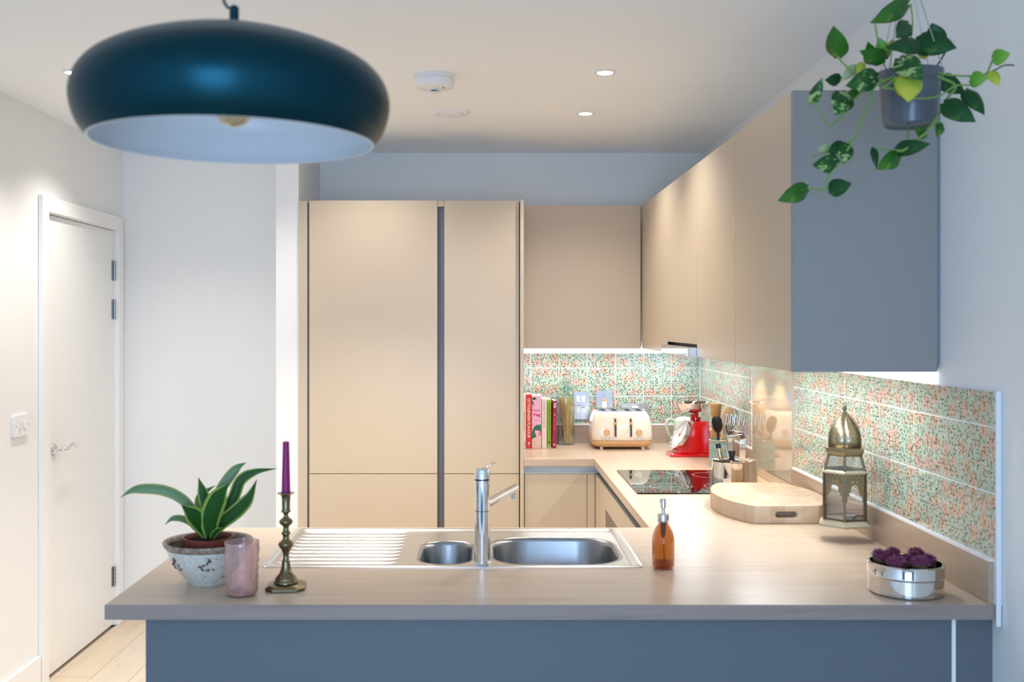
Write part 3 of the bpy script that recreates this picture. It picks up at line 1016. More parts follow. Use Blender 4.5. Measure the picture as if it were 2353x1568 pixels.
MB().cyl(0.0064, 0.155, 0.182, 20).cyl(0.004, 0.182, 0.184, 16).build('cap', M_TEAL, t)
MB().tube([(0, 0, 0.183), PLUMB(CEIL - ZR)], 0.0005, 6).build('suspension_wire', M_STEEL, t)
MB().tube(spline([(-0.002, -0.004, 0.178), (-0.009, -0.004, 0.182), (-0.0135, -0.003, 0.191), (-0.0155, -0.002, 0.205), (-0.016, 0, 0.25), PLUMB(0.45), PLUMB(CEIL - ZR)], 6), 0.0021, 10).build('power_cord', mat('cord_fabric', (0.04, 0.045, 0.05), 0.7), t)
MB().lathe([(0, CEIL - ZR - 0.001), (0.05, CEIL - ZR - 0.001), (0.048, CEIL - ZR - 0.02), (0.02, CEIL - ZR - 0.028), (0, CEIL - ZR - 0.028)], 32, Matrix.Rotation(-TILT, 4, 'Y')).build('ceiling_rose', M_TEAL, t)
M_BULB = clear_glass('amber_bulb_glass', (0.85, 0.68, 0.45), 0.10, 0.03)
bz = 0.0470
MB().lathe([(0.026 * sin(pi * k / 16), bz - 0.026 * cos(pi * k / 16)) for k in range(14)] + [(0.0135, bz + 0.032), (0.0135, bz + 0.05)], 32).build('bulb', M_BULB, t, smooth=80)
MB().lathe([(0, bz + 0.045), (0.015, bz + 0.045), (0.015, bz + 0.085), (0.018, bz + 0.087), (0.018, 0.152), (0, 0.152)], 24).build('lamp_holder', mat('brass_holder', (0.5, 0.36, 0.18), 0.3, metal=1.0), t)
MB().tube([(-0.008, 0, bz + 0.02), (-0.006, 0, bz - 0.012), (-0.002, 0, bz + 0.012), (0.002, 0, bz - 0.012), (0.006, 0, bz + 0.012), (0.008, 0, bz + 0.02)], 0.0006, 5).build('filament', mat('filament_wire', (0.55, 0.35, 0.12), 0.4, metal=1.0), t)

# ================================================================== ceiling fittings
names = {(-1.50, 3.80): 'small recessed ceiling downlight at the edge of the teal lampshade',
         (-0.50, 3.98): 'guessed ceiling downlight behind the teal lampshade, moved to light the kitchen floor',
         (-0.53, 4.535): 'recessed ceiling downlight behind the teal lampshade, straight above the tall cabinets',
         (-1.50, 4.535): 'recessed ceiling downlight behind the teal lampshade, closest to the white door',
         (0.434, 3.80): 'recessed ceiling downlight further from the back wall, level with the smoke alarm',
         (0.434, 4.535): 'recessed ceiling downlight closer to the back wall, level with the round vent'}
dl = None
for x, y in DOWN:
    if y < 2:
        continue
    lab = names[(x, y)]
    t = thing('ceiling_downlight', lab, 'downlight', (x, y, CEIL), group='ceiling downlights')
    if dl is None:
        a = MB().lathe([(0.028, -0.001), (0.038, 0.0), (0.0405, -0.0025), (0.036, -0.005), (0.029, -0.0045)], 40, closed=True).build('bezel', M_GLOSSW, t)
        b = MB().lathe([(0, -0.004), (0.0285, -0.004), (0.0285, -0.0015), (0, -0.0015)], 32).build('lens', M_LAMP, t)
        dl = (a, b)
    else:
        for q in dl:
            link_copy(q, t)
sx, sy = -0.19, 3.86
t = thing('smoke_alarm', 'round white smoke alarm on the ceiling', 'smoke alarm', (sx, sy, CEIL))
MB().lathe([(0, 0), (0.074, 0), (0.076, -0.006), (0.0755, -0.012), (0.0725, -0.013), (0, -0.013)], 44).build('base', M_WHITEP, t)
MB().lathe([(0, -0.013), (0.0715, -0.013), (0.0745, -0.02), (0.074, -0.032), (0.068, -0.043), (0.050, -0.049), (0, -0.051)], 44).build('cover', M_WHITEP, t)
sg = MB().cyl(0.0175, -0.0505, -0.054, 20).cyl(0.0175, -0.0605, -0.064, 20)
sg.build('sensor_cap', M_WHITEP, t)
sg = MB().cyl(0.0125, -0.061, -0.0535, 16)
sg.build('sensor_grille', M_DARK, t)
sg = MB()
for k in range(12):
    a = 2 * pi * k / 12
    sg.box(-0.0016, 0.0016, -0.0008, 0.0008, -0.061, -0.0535, Matrix.Translation((0.0165 * cos(a), 0.0165 * sin(a), 0)) @ Matrix.Rotation(a, 4, 'Z'))
sg.build('sensor_rib', M_WHITEP, t)
MB().cyl(0.004, -0.0515, -0.0485, 10, Matrix.Translation((0.035, -0.03, 0))).build('test_button', M_RAILD, t)
t = thing('ceiling_vent', 'flat round white extract vent on the ceiling', 'vent', (-0.151, 4.524, CEIL))
MB().lathe([(0.050, 0.0), (0.080, 0.0), (0.0815, -0.004), (0.075, -0.008), (0.058, -0.009), (0.052, -0.005)], 44, closed=True).build('ring', M_GLOSSW, t)
MB().lathe([(0, -0.001), (0.044, -0.001), (0.050, -0.006), (0.049, -0.011), (0.040, -0.0135), (0, -0.0145)], 44).build('disc', M_GLOSSW, t)

# ================================================================== switches and sockets
t = thing('light_switch', 'white double light switch on the wall beside the door', 'switch', (XL, 4.28, 1.139))
RX = Matrix(((0, 0, 1, 0), (1, 0, 0, 0), (0, 1, 0, 0), (0, 0, 0, 1)))
MB().prism(rrect(-0.0735, 0.0735, -0.043, 0.043, 0.006, 4), 0, 0.012, m=RX).build('plate', M_WHITEP, t, bevel=0.004, seg=3)
for yy, tl in ((-0.017, 4), (0.021, -4)):
    MB().box(-0.010, 0.010, -0.014, 0.014, 0, 0.006, Matrix.Translation((0.0115, yy, 0.002)) @ RX @ Matrix.Rotation(radians(tl), 4, 'X')).build('rocker', M_WHITEP, t, bevel=0.0015)
for yy in (-0.055, 0.058):
    MB().cyl(0.003, 0.0118, 0.0126, 10, Matrix.Translation((0, yy, 0)) @ RX).build('screw', M_RAILD, t)
MB().box(-0.006, 0.006, -0.012, -0.008, 0.0, 0.004, Matrix.Translation((0.0105, -0.013, -0.014)) @ RX).build('switch_lip', M_WHITEP, t)
RB = Matrix(((1, 0, 0, 0), (0, 0, -1, 0), (0, 1, 0, 0), (0, 0, 0, 1)))   # local z -> -Y (out of the back wall)
M_PLATE = mat('brushed_switch_plate', (0.60, 0.60, 0.60), 0.25, metal=1.0)
M_ORANGE = mat('neon_orange', (0.8, 0.2, 0.03), 0.3, emit=(1.0, 0.28, 0.05), estr=0.8)
M_REDP = mat('red_mark', (0.7, 0.10, 0.08), 0.4)
def wallplate(label, px_, py_, w, h):
    p = px(px_, py_, YT)
    t = thing('switch_plate', label, 'switch', (p.x, YT, p.z))
    MB().prism(rrect(-w / 2, w / 2, -h / 2, h / 2, 0.007, 5), 0, 0.007, m=RB).build('plate', M_PLATE, t, bevel=0.002)
    return t
def rocker(t, x, z, w, h, mt=None):
    return MB().box(x - w / 2, x + w / 2, z - h / 2, z + h / 2, 0.006, 0.0105, RB).build('rocker', mt or M_WHITEP, t, bevel=0.001)
t = wallplate('steel plate with four white switches behind the pasta jar', 1335.5, 932.5, 0.088, 0.146)
for x_ in (-0.0165, 0.0105):
    for z_ in (0.036, -0.026):
        rocker(t, x_, z_, 0.020, 0.034)
MB().box(-0.044, 0.044, -0.0008, 0.0008, 0.0066, 0.0075, RB).build('plate_joint', M_RAILD, t)
MB().box(0.002, 0.019, -0.0125, -0.0085, 0.0103, 0.0108, RB).build('neon', M_REDP, t)
t = wallplate('upright steel switch plate with orange neon above the toaster', 1388.5, 929, 0.088, 0.146)
MB().box(-0.011, 0.011, 0.0165, 0.026, 0.006, 0.0095, RB).build('neon', M_ORANGE, t, bevel=0.001)
rocker(t, 0, -0.003, 0.024, 0.032)
rocker(t, 0, -0.036, 0.024, 0.022)
text('symbol', 'C', t, (0, -0.0072, 0.045), (1, 0, 0), (0, 0, 1), 0.007, 0.009, M_DARK)
t = wallplate('wide steel socket plate with white plug above the toaster', 1458.5, 946, 0.146, 0.088)
MB().box(-0.017, 0.017, 0.0, 0.030, 0.006, 0.020, RB).build('plug', M_WHITEP, t, bevel=0.003)
MB().cyl(0.007, 0.0065, 0.0085, 14, Matrix.Translation((0.045, 0, 0.008)) @ RB).build('switch_button', M_WHITEP, t)

# ================================================================== cookbooks
BD = 5.328
def col(name, rgb, rough=0.45):
    return mat(name, s2l(rgb), rough)
M_PAGES = col('book_pages', (240, 236, 228), 0.8)
M_INKW = col('white_ink', (250, 246, 240))
def book(label, x0, x1, yt, yb, cover, depth=0.19, dy=0.0, tilt=0.0, gap=0.0):
    d = BD + dy
    a, b_ = (x0 - VX) * d / F, (x1 - VX) * d / F
    w, h = b_ - a, (yb - yt) * d / F
    t = thing('cookbook', label, 'book', ((a + b_) / 2, d, TOP + 0.0005), rot=(0, tilt, 0), group='cookbooks on the short worktop')
    r = min(0.003, w * 0.2)
    c = MB()
    out = [(-w / 2, depth), (-w / 2, r), (-w / 2 + r, 0), (w / 2 - r, 0), (w / 2, r), (w / 2, depth), (w / 2 - 0.0022, depth), (w / 2 - 0.0022, 0.004), (-w / 2 + 0.0022, 0.004), (-w / 2 + 0.0022, depth)]
    c.prism(out, 0, h)
    c.build('cover', cover, t)
    MB().box(-w / 2 + 0.0024, w / 2 - 0.0024, 0.0042, depth - 0.004, 0.003, h - 0.003).build('pages', M_PAGES, t)
    return t, w, h
DN, RT, UPV = (0, 0, -1), (1, 0, 0), (0, 0, 1)
def spine(t, name, s, zc, length, height, mt, x=0.0, bold=0.01):
    return text(name, s, t, (x, -0.0002, zc), DN, RT, length, height, mt, bold)
def pz(y, d=BD):     # photo row -> height above the worktop at the spines
    return EYE - (y - VY) * d / F - TOP
# white book half hidden by the tall cabinet
t, w, h = book('white cookbook half hidden by the tall cabinet, first of the row', 1197.5, 1208.6, 908, 1030.7, col('book_white', (238, 236, 230)))
spine(t, 'title', 'VEGETABLES', pz(968), 0.10, 0.007, col('grey_ink', (150, 150, 145)), x=0.004)
g = MB().tube(spline([(0.004, -0.0004, 0.035), (0.008, -0.0004, 0.030), (0.007, -0.0004, 0.018), (0.003, -0.0004, 0.012)], 4), 0.0012, 6)
g.build('emblem', col('leaf_green_ink', (90, 150, 130)), t)
t, w, h = book('bright red cookbook with large white capitals on its spine', 1209, 1221.2, 907, 1030.7, col('book_red', (222, 52, 50)))
spine(t, 'title', 'OTTOLENGHI FLAVOUR', pz(961.5), 0.203, 0.0135, M_INKW, bold=0.012)
g = MB()
for k in range(5):
    a = 2 * pi * k / 5 + 0.3
    g.prism(ring(0.0026, 10, 0.0035 * cos(a), 0.0035 * sin(a)), 0, 0.0004, m=Matrix.Translation((0.001, 0, pz(1019))) @ RB)
g.build('emblem', M_INKW, t)
spine(t, 'publisher', 'EP', pz(1024.5), 0.006, 0.006, M_INKW)
M_PINK = col('book_pink', (238, 186, 208))
t, w, h = book('wide pink cookbook with green leaves and swirling green hair', 1221.8, 1243.8, 909.8, 1030.7, M_PINK)
M_MAG = col('magenta_ink', (218, 58, 150))
M_SWIRL = [col('swirl_dark_green', (38, 110, 84)), col('swirl_green', (70, 158, 110)), col('swirl_teal', (30, 84, 74))]
text('title', 'Praise', t, (-0.001, -0.0003, pz(943.5)), RT, UPV, 0.038, 0.0115, M_MAG, 0.012)
text('title', 'Veg', t, (0.0005, -0.0003, pz(954.5)), RT, UPV, 0.041, 0.021, M_MAG, 0.03)
text('author', 'alice', t, (0.0, -0.0003, pz(963.8)), RT, UPV, 0.017, 0.0045, M_MAG)
text('author', 'zaslavsky', t, (0.0, -0.0003, pz(967)), RT, UPV, 0.036, 0.005, M_MAG)
PB = lambda pts: [(p[0], p[1]) for p in pts]
def decal(parent, name, pts, mt, lift=0.0004):
    g = MB().prism(pts, 0, lift, m=RB)
    return g.build(name, mt, parent, smooth=0)
def bx(x): return (x - 1232.8) * BD / F
def leafshape(x0, y0, x1, y1, wd):
    a, b_ = Vector((bx(x0), pz(y0))), Vector((bx(x1), pz(y1)))
    d = b_ - a
    n = Vector((-d.y, d.x)).normalized() * wd
    L = [a + d * s + n * sin(pi * s ** 0.8) for s in [i / 8 for i in range(9)]]
    R = [a + d * s - n * sin(pi * s ** 0.8) for s in [i / 8 for i in range(8, 0, -1)]]
    return [(p.x, p.y) for p in reversed(L + R[1:])]
for q in ((1222.4, 916, 1234, 918, 0.005), (1222.4, 920, 1232, 912.5, 0.003), (1222.4, 921, 1227, 934, 0.004)):
    decal(t, 'printed_leaf', leafshape(*q), M_SWIRL[0 if q[4] > .0035 else 1])
face = [(bx(1222.3), pz(1030)), (bx(1243.5), pz(1030)), (bx(1243.5), pz(1004)), (bx(1239), pz(1000)), (bx(1232), pz(1007)), (bx(1226), pz(1012)), (bx(1222.3), pz(1012))]
decal(t, 'printed_skin', face, col('skin_print', (232, 200, 182)))
decal(t, 'printed_cheek', [(bx(1234), pz(1008)), (bx(1243.5), pz(1008)), (bx(1243.5), pz(988)), (bx(1240), pz(992))], col('cheek_print', (226, 110, 150)), 0.0003)
for k in range(7):
    f = k / 6
    pts = spline([(bx(1222.8 + 2.6 * k * 0.55), -0.0007 - 0.00005 * k, pz(1009 - 4 * f)), (bx(1225 + 2.2 * f), -0.0007, pz(992 - 2 * f)), (bx(1231 + 3 * f), -0.0007, pz(980 + 8 * f)), (bx(1243.2), -0.0007, pz(977.5 + 13 * f))], 5)
    MB().tube(pts, [0.0025] * 4 + [0.0033] * 8 + [0.0028] * 4, 6, squash=1.0).build('printed_hair', M_SWIRL[k % 3], t).scale = (1, 0.15, 1)
t, w, h = book('slim cream cookbook with grey capitals, between pink and lime', 1244.8, 1256.4, 917.4, 1030.7, col('book_cream', (238, 226, 214)))
spine(t, 'title', 'SRI LANKA THE COOKBOOK', pz(954), 0.138, 0.0095, col('taupe_ink', (168, 150, 140)), bold=0.004)
spine(t, 'author', 'Prakash Sivanathan', pz(1004), 0.04, 0.005, col('rose_ink', (226, 178, 172)))
t, w, h = book('lime green cookbook with dark green title on its spine', 1257.3, 1267.0, 918.5, 1029, col('book_lime', (160, 200, 48)), dy=0.025)
GI = col('dark_green_ink', (40, 86, 46))
spine(t, 'title', 'THE GREEN ROASTING TIN', pz(957), 0.146, 0.0085, GI, bold=0.004)
spine(t, 'author', 'Rukmini Iyer', pz(1003), 0.045, 0.0045, GI)
MB().box(-0.004, 0.004, -0.0004, 0.0, pz(1021), pz(1016)).build('emblem', GI, t)
MB().box(-w / 2, w / 2, -0.0003, 0.0, 0.0, 0.004).build('foot_band', M_PAGES, t)
t, w, h = book('maroon cookbook with orange title leaning at the end of the row', 1268.5, 1277.8, 921.7, 1030.7, col('book_maroon', (160, 32, 74)), tilt=radians(1.2))
spine(t, 'title', 'PLANT KITCHEN', pz(975), 0.068, 0.0085, col('orange_ink', (236, 96, 62)), bold=0.01)
spine(t, 'title', 'THE', pz(953.5), 0.009, 0.007, M_PAGES)
g = MB().prism(ring(0.0068, 20), 0, 0.0004, m=Matrix.Translation((0.0, 0, pz(934.5))) @ RB)
g.build('printed_disc', M_PAGES, t)
MB().prism(ring(0.003, 14), 0, 0.0007, m=Matrix.Translation((0.001, 0, pz(934.5))) @ RB).build('printed_dot', col('plum_ink', (84, 60, 110)), t)
decal(t, 'printed_beak', [(-0.006, pz(930)), (0.0065, pz(930)), (0.0065, pz(926.5)), (0.001, pz(928)), (-0.004, pz(926.8))], M_INKW)
decal(t, 'emblem', [(0, pz(1025)), (0.004, pz(1022.5)), (0, pz(1020)), (-0.004, pz(1022.5))], M_INKW)

# ================================================================== pasta jar
M_JAR = clear_glass('green_tinted_glass', (0.93, 0.985, 0.965), 0.03, 0.02)
M_JARLID = clear_glass('jar_lid_glass', (0.74, 0.92, 0.89), 0.10, 0.03)
JX, JY = (1301.3 - VX) * 5.50 / F, 5.505
t = thing('storage_jar', 'tall green tinted glass jar of spaghetti beside the cookbooks', 'jar', (JX, JY, TOP + 0.0004))
R_ = 0.0445
MB().lathe([(0, 0), (R_ - 0.006, 0), (R_, 0.006), (R_, 0.262), (R_ - 0.002, 0.272), (R_ - 0.008, 0.283), (R_ - 0.008, 0.300), (R_ - 0.012, 0.300), (R_ - 0.012, 0.283), (R_ - 0.005, 0.268), (R_ - 0.0035, 0.26), (R_ - 0.0035, 0.008), (R_ - 0.007, 0.005), (0, 0.005)], 40).build('body', M_JAR, t, smooth=50)
MB().lathe([(0, 0.3005), (R_ + 0.003, 0.3005), (R_ + 0.004, 0.306), (R_ - 0.006, 0.314), (0.026, 0.318), (0.024, 0.324), (0.027, 0.330), (0.025, 0.338), (0.016, 0.344), (0, 0.346)], 40).build('lid', M_JARLID, t, smooth=50)
MB().lathe([(R_ - 0.0078, 0.284), (R_ - 0.0045, 0.287), (R_ - 0.0045, 0.297), (R_ - 0.0078, 0.2995)], 32, closed=True).build('collar', M_JARLID, t)
M_PASTA = [mat('dry_pasta_%d' % k, c, 0.4) for k, c in enumerate(((0.82, 0.58, 0.20), (0.72, 0.47, 0.14), (0.88, 0.67, 0.30)))]
sp = MB()
rr = random.Random(3)
for k in range(105):
    a, r0 = rr.uniform(0, 2 * pi), 0.034 * sqrt(rr.random())
    b0 = Vector((r0 * 0.50 * cos(a) + 0.012, r0 * 0.60 * sin(a), 0.0062))
    a2 = a + rr.uniform(-0.9, 0.9)
    r1 = min(0.037, r0 * 1.1 + 0.003)
    b1 = Vector((r1 * cos(a2), r1 * sin(a2), rr.uniform(0.222, 0.252)))
    sp.tube([b0, b0.lerp(b1, 0.5) + Vector((rr.uniform(-.001, .001), 0, 0)), b1], 0.0012, 5, mi=rr.randrange(3))
o = sp.build('spaghetti', M_PASTA, loc=(JX, JY, TOP + 0.0004))
tag(o, 'dry spaghetti standing in the tall green glass jar', 'pasta', kind='stuff')

# ================================================================== toaster
M_CREAM = mat('cream_enamel', s2l((238, 228, 208)), 0.18, spec=0.5, coat=0.6)
M_BEECH = mat('beech_effect', s2l((214, 172, 122)), 0.4)
TX, TY = 0.6915, 5.390
t = thing('toaster', 'cream four slice toaster with wooden base and knobs', 'toaster', (TX, TY, TOP))
def sup(w, d, r, z, n=7):
    return [(p[0], p[1], z) for p in rrect(-w, w, -d, d, r, n)]
rings = [sup(.152, .131, .05, .046), sup(.1545, .1345, .052, .05), sup(.1555, .1355, .054, .07), sup(.154, .134, .055, .10), sup(.149, .129, .055, .135), sup(.141, .122, .052, .163), sup(.133, .114, .048, .180), sup(.126, .107, .044, .1885), sup(.121, .102, .042, .190)]
MB().loft(rings, cap0=True).build('body', M_CREAM, t, smooth=60)
slots = [(-0.092, 0.026), (-0.036, 0.026), (0.034, 0.026), (0.090, 0.026)]
top_o = [(p[0], p[1]) for p in sup(.1215, .1025, .042, 0)]
hol = [[(x - w_ / 2, -0.085), (x + w_ / 2, -0.085), (x + w_ / 2, 0.085), (x - w_ / 2, 0.085)] for x, w_ in slots]
MB().prism(top_o, 0.1875, 0.1895, hol).build('top_plate', M_BRUSH, t)
MB().box(-0.115, 0.115, -0.09, 0.09, 0.15, 0.152).build('slot_floor', M_BLACK, t)
for x, w_ in slots:
    g = MB()
    g.box(x - w_ / 2 - 0.002, x - w_ / 2, -0.086, 0.086, 0.16, 0.1935).box(x + w_ / 2, x + w_ / 2 + 0.002, -0.086, 0.086, 0.16, 0.1935)
    g.box(x - w_ / 2 - 0.002, x + w_ / 2 + 0.002, -0.088, -0.086, 0.16, 0.1935).box(x - w_ / 2 - 0.002, x + w_ / 2 + 0.002, 0.086, 0.088, 0.16, 0.1935)
    g.build('bread_slot', M_STEEL, t)
MB().loft([sup(.132, .112, .045, .012), sup(.147, .126, .05, .020), sup(.153, .1325, .052, .034), sup(.1535, .133, .052, .0455)], cap0=True, cap1=True).build('wooden_base', M_BEECH, t, smooth=50)
for x in (-0.105, 0.105):
    for y in (-0.10, 0.10):
        MB().cyl(0.009, 0, 0.013, 14, Matrix.Translation((x, y, 0))).build('foot', M_WHITEP, t)
def fy(zz):     # front face of the body at a height
    pr = [(.05, .1345), (.07, .1355), (.10, .134), (.135, .129), (.163, .122), (.18, .114)]
    for (a, p), (b_, q) in zip(pr[:-1], pr[1:]):
        if zz <= b_:
            return -(p + (q - p) * (zz - a) / (b_ - a))
    return -.114
for x in (-0.0385, 0.0395):
    za, zb = 0.066, 0.158
    g = MB().tube([(x, fy(k) - 0.0004, k) for k in (za, .08, .10, .12, .14, zb)], 0.0065, 10, squash=1.0)
    o = g.build('lever_track', M_STEEL, t)
    MB().tube([(x, fy(k) - 0.0068, k) for k in (za + .003, .08, .10, .12, .14, zb - .003)], 0.0027, 8).build('lever_slot', M_BLACK, o)
    MB().tube([(x + 0.0015, fy(.135) - 0.006, .1345), (x + 0.0015, fy(.135) - 0.022, .1345)], 0.0062, 14).build('lever_knob', M_BEECH, t)
for x in (-0.0815, 0.0815):
    m_ = Matrix.Translation((x, fy(.09) + 0.001, .0905)) @ RB
    MB().lathe([(0, 0), (0.0155, 0), (0.0155, 0.010), (0.0135, 0.0125), (0, 0.0125)], 26, m_).build('browning_knob', M_BEECH, t)
    for dx in (-0.0205, 0.0, 0.0205):
        m_ = Matrix.Translation((x + dx, fy(.06) - 0.0002, .058)) @ RB
        o = MB().lathe([(0, 0), (0.0072, 0), (0.0072, 0.0018), (0, 0.0018)], 20, m_).build('button_surround', mat('button_ring', (0.16, 0.13, 0.11), 0.4) if 'button_ring' not in MATS else MATS['button_ring'], t)
        MB().lathe([(0, 0.0018), (0.0060, 0.0018), (0.0056, 0.0028), (0, 0.0028)], 20, m_).build('button', M_CREAM, o)

# ================================================================== kitchen scale
M_RED = mat('red_enamel', s2l((214, 8, 18)), 0.12, spec=0.5, coat=0.8)
KX, KY = 0.992, 5.045
t = thing('kitchen_scale', 'red retro kitchen scale with tilted dial and steel pan', 'scale', (KX, KY, TOP))
MB().loft([[(p[0], p[1], zz) for p in rrect(-.112 + g_, .100 - g_, -.074 + g_, .074 - g_, .02, 5)] for zz, g_ in ((0.0, 0.002), (0.003, 0.0), (0.010, 0.0), (0.0145, 0.006), (0.016, 0.016))], cap0=True, cap1=True).build('base', M_RED, t, smooth=50)
def quad(x0, x1, y, zz, r=0.008):
    return [(p[0], p[1], zz) for p in rrect(x0, x1, -y, y, r, 4)]
box4 = lambda x0, x1, y, zz: [(x0, -y, zz), (x1, -y, zz), (x1, y, zz), (x0, y, zz)]
MB().loft([box4(-.084, .088, .061, .0155), box4(.009, .076, .044, .168)], cap0=True, cap1=True).build('housing', M_RED, t, smooth=20, bevel=.005, seg=3)
o = MB().loft([box4(-.058, .076, .0602, .03), box4(.007, .070, .0492, .145)], cap0=True, cap1=True).build('side_panel', M_RED, t, smooth=20, bevel=.002)
MB().box(-.002, .018, -.012, .012, .168, .200).box(.022, .044, -.014, .014, .168, .186).box(.012, .032, -.016, .016, .186, .207).build('post', M_RED, t, bevel=0.003)
nrm = Vector((-.865, -.15, .48)).normalized()
upd = Vector((.485, 0, .875))
dm = frame_m((-.055, -.012, .100), upd.cross(nrm), upd)
if (dm.to_3x3() @ Vector((0, 0, 1))).dot(nrm) < 0:
    dm = frame_m((-.055, -.012, .100), nrm.cross(upd) * -1, upd)
MB().lathe([(0, -0.012), (0.074, -0.012), (0.077, 0.0), (0.078, 0.006), (0.074, 0.009), (0.071, 0.004), (0.071, 0.0), (0, 0.0)], 48, dm).build('dial_bezel', M_CHROME, t)
dl_ = MB().lathe([(0, 0.0008), (0.0705, 0.0008), (0.0705, 0.0018), (0, 0.0018)], 48, dm).build('dial_face', M_WHITEP, t)
g = MB()
for k in range(60):
    a = 2 * pi * k / 60
    ln_ = 0.010 if k % 5 == 0 else 0.005
    g.box(-0.0006, 0.0006, 0.062 - ln_, 0.062, 0.0018, 0.0021, dm @ Matrix.Rotation(a, 4, 'Z'))
g.build('dial_marks', M_DARK, dl_)
MB().prism([(-0.002, -0.015), (0.002, -0.015), (0.0006, 0.055), (-0.0006, 0.055)], 0.003, 0.0036, m=dm).cyl(0.005, 0.0018, 0.006, 16, dm).build('needle', M_RED, dl_)
MB().box(-.086, -.072, -.012, .012, .015, .03).build('dial_foot', M_RED, t, bevel=0.002)
pan = [(0, 0.205), (0.030, 0.2055), (0.056, 0.214), (0.076, 0.232), (0.0845, 0.250), (0.0875, 0.2535), (0.0885, 0.252), (0.0870, 0.2500), (0.0775, 0.230), (0.057, 0.2115), (0.030, 0.2030), (0, 0.2025)]
MB().lathe(pan, 44, Matrix.Translation((0.002, 0, 0.0025))).build('weighing_pan', M_POLISH, t, smooth=50)

# ================================================================== mint pot
M_MINT = mat('mint_glaze', s2l((186, 208, 188)), 0.2, coat=0.4)
t = thing('teapot', 'pale mint pot with looped handle and white lid behind the scale', 'teapot', (1.020, 5.37, TOP))
MB().lathe([(0, 0), (0.050, 0), (0.055, 0.004), (0.057, 0.04), (0.055, 0.09), (0.050, 0.128), (0.047, 0.140), (0.044, 0.138), (0.047, 0.125), (0, 0.12)], 40).build('body', M_MINT, t, smooth=60)
lid = MB().lathe([(0, 0.139), (0.0465, 0.139), (0.046, 0.145), (0.032, 0.154), (0.010, 0.158), (0, 0.1585)], 36).build('lid', mat('white_glaze', (0.86, 0.86, 0.83), 0.2), t, smooth=60)
MB().tube(spline([(-0.045, 0, 0.128), (-0.062, 0, 0.143), (-0.080, 0, 0.142), (-0.091, 0, 0.122), (-0.086, 0, 0.088), (-0.071, 0, 0.056), (-0.054, 0, 0.034)], 6), 0.0072, 12).build('handle', M_MINT, t, smooth=60)
MB().tube(spline([(0.045, 0, 0.05), (0.068, 0, 0.07), (0.08, 0, 0.105), (0.092, 0, 0.128)], 5), [0.016] * 5 + [0.012] * 5 + [0.009] * 6, 14).build('spout', M_MINT, t, smooth=60)

# ================================================================== wooden mill
M_MILL = wood('mill_acacia', (0.42, 0.22, 0.075), (0.28, 0.125, 0.04), (60, 60, 8), 0.25, 0.8)
t = thing('pepper_mill', 'wooden pepper mill with flared head standing behind the utensil tin', 'mill', (1.057, 4.795, TOP))
MB().lathe([(0, 0), (0.024, 0), (0.025, 0.003), (0.0195, 0.175), (0.0175, 0.192), (0, 0.193)], 32).build('body', M_MILL, t, smooth=40)
MB().lathe([(0, 0.1935), (0.0165, 0.1935), (0.019, 0.2), (0.0275, 0.262), (0.027, 0.268), (0.022, 0.270), (0, 0.270)], 32).build('head', M_MILL, t, smooth=40)

# ================================================================== utensil tin
mt = mat('printed_tin', s2l((138, 176, 172)), 0.3, coat=0.3)
nt = NT(mt)
ob = nt.obj()
vo = nt.n('ShaderNodeTexVoronoi')
vo.inputs['Scale'].default_value = 17
nt.link(nt.scale(ob, (1, 1, 0.7)), vo.inputs['Vector'])
lem = nt.math('LESS_THAN', vo.outputs['Distance'], 0.30)
sc_ = nt.n('ShaderNodeSeparateColor')
nt.link(vo.outputs['Color'], sc_.inputs[0])
lem = nt.math('MULTIPLY', lem, nt.math('GREATER_THAN', sc_.outputs[0], 0.55))
ox, oy, oz = nt.sep(ob)
lem = nt.math('MULTIPLY', lem, nt.math('LESS_THAN', ox, -0.012))
nt.link(nt.mix(lem, s2l((138, 176, 172)), s2l((226, 204, 92))), nt.b.inputs['Base Color'])
CX_, CY_ = 1.049, 4.645
t = thing('utensil_tin', 'pale blue green printed tin holding cooking utensils', 'tin', (CX_, CY_, TOP))
pf = [(0, 0), (0.055, 0), (0.0565, 0.003), (0.0545, 0.006)]
for zc in (0.030, 0.080, 0.088):
    pf += [(0.0545, zc), (0.0556, zc + 0.002), (0.0545, zc + 0.004)]
pf += [(0.0545, 0.117), (0.0565, 0.1195), (0.0545, 0.122), (0.053, 0.1195), (0.053, 0.004), (0, 0.004)]
MB().lathe(pf, 44).build('can', mt, t, smooth=50)
MB().lathe([(0.0545, 0.1172), (0.0567, 0.1195), (0.0545, 0.1223), (0.0528, 0.1195)], 44, closed=True).build('rolled_rim', mat('tin_rim', s2l((206, 190, 160)), 0.3, metal=0.5), t, smooth=80)
def tin(name, lab, cat):
    return thing(name, lab, cat, (CX_, CY_, TOP))
t = tin('cooking_spoon', 'black plastic spoon standing at the front of the utensil tin', 'spoon')
a, b_ = Vector((-0.012, -0.030, 0.006)), Vector((-0.026, -0.0405, 0.160))
MB().tube([a, b_], [0.005, 0.0055], 10).build('handle', M_BLACK, t)
sm = frame_m(b_ + Vector((-0.003, -0.003, 0.033)), (0.97, -0.15, 0.15), (-0.1, -0.15, 0.98))
bw = []
for i in range(9):
    th_ = pi * i / 8
    yv = -0.038 * cos(th_)
    wv = 0.0235 * sin(th_) ** 0.75 + (0.004 if i == 0 else 0)
    bw.append([(wv * cos(2 * pi * k / 20), yv, 0.009 * sin(2 * pi * k / 20) * (sin(th_) ** .7) - 0.004 * sin(th_)) for k in range(20)])
MB().loft(bw, m=sm, cap0=True, cap1=True).build('bowl', M_BLACK, t, smooth=80)
t = tin('cooking_spoon', 'pale wooden spoon leaning between the black spoon and the whisk', 'spoon')
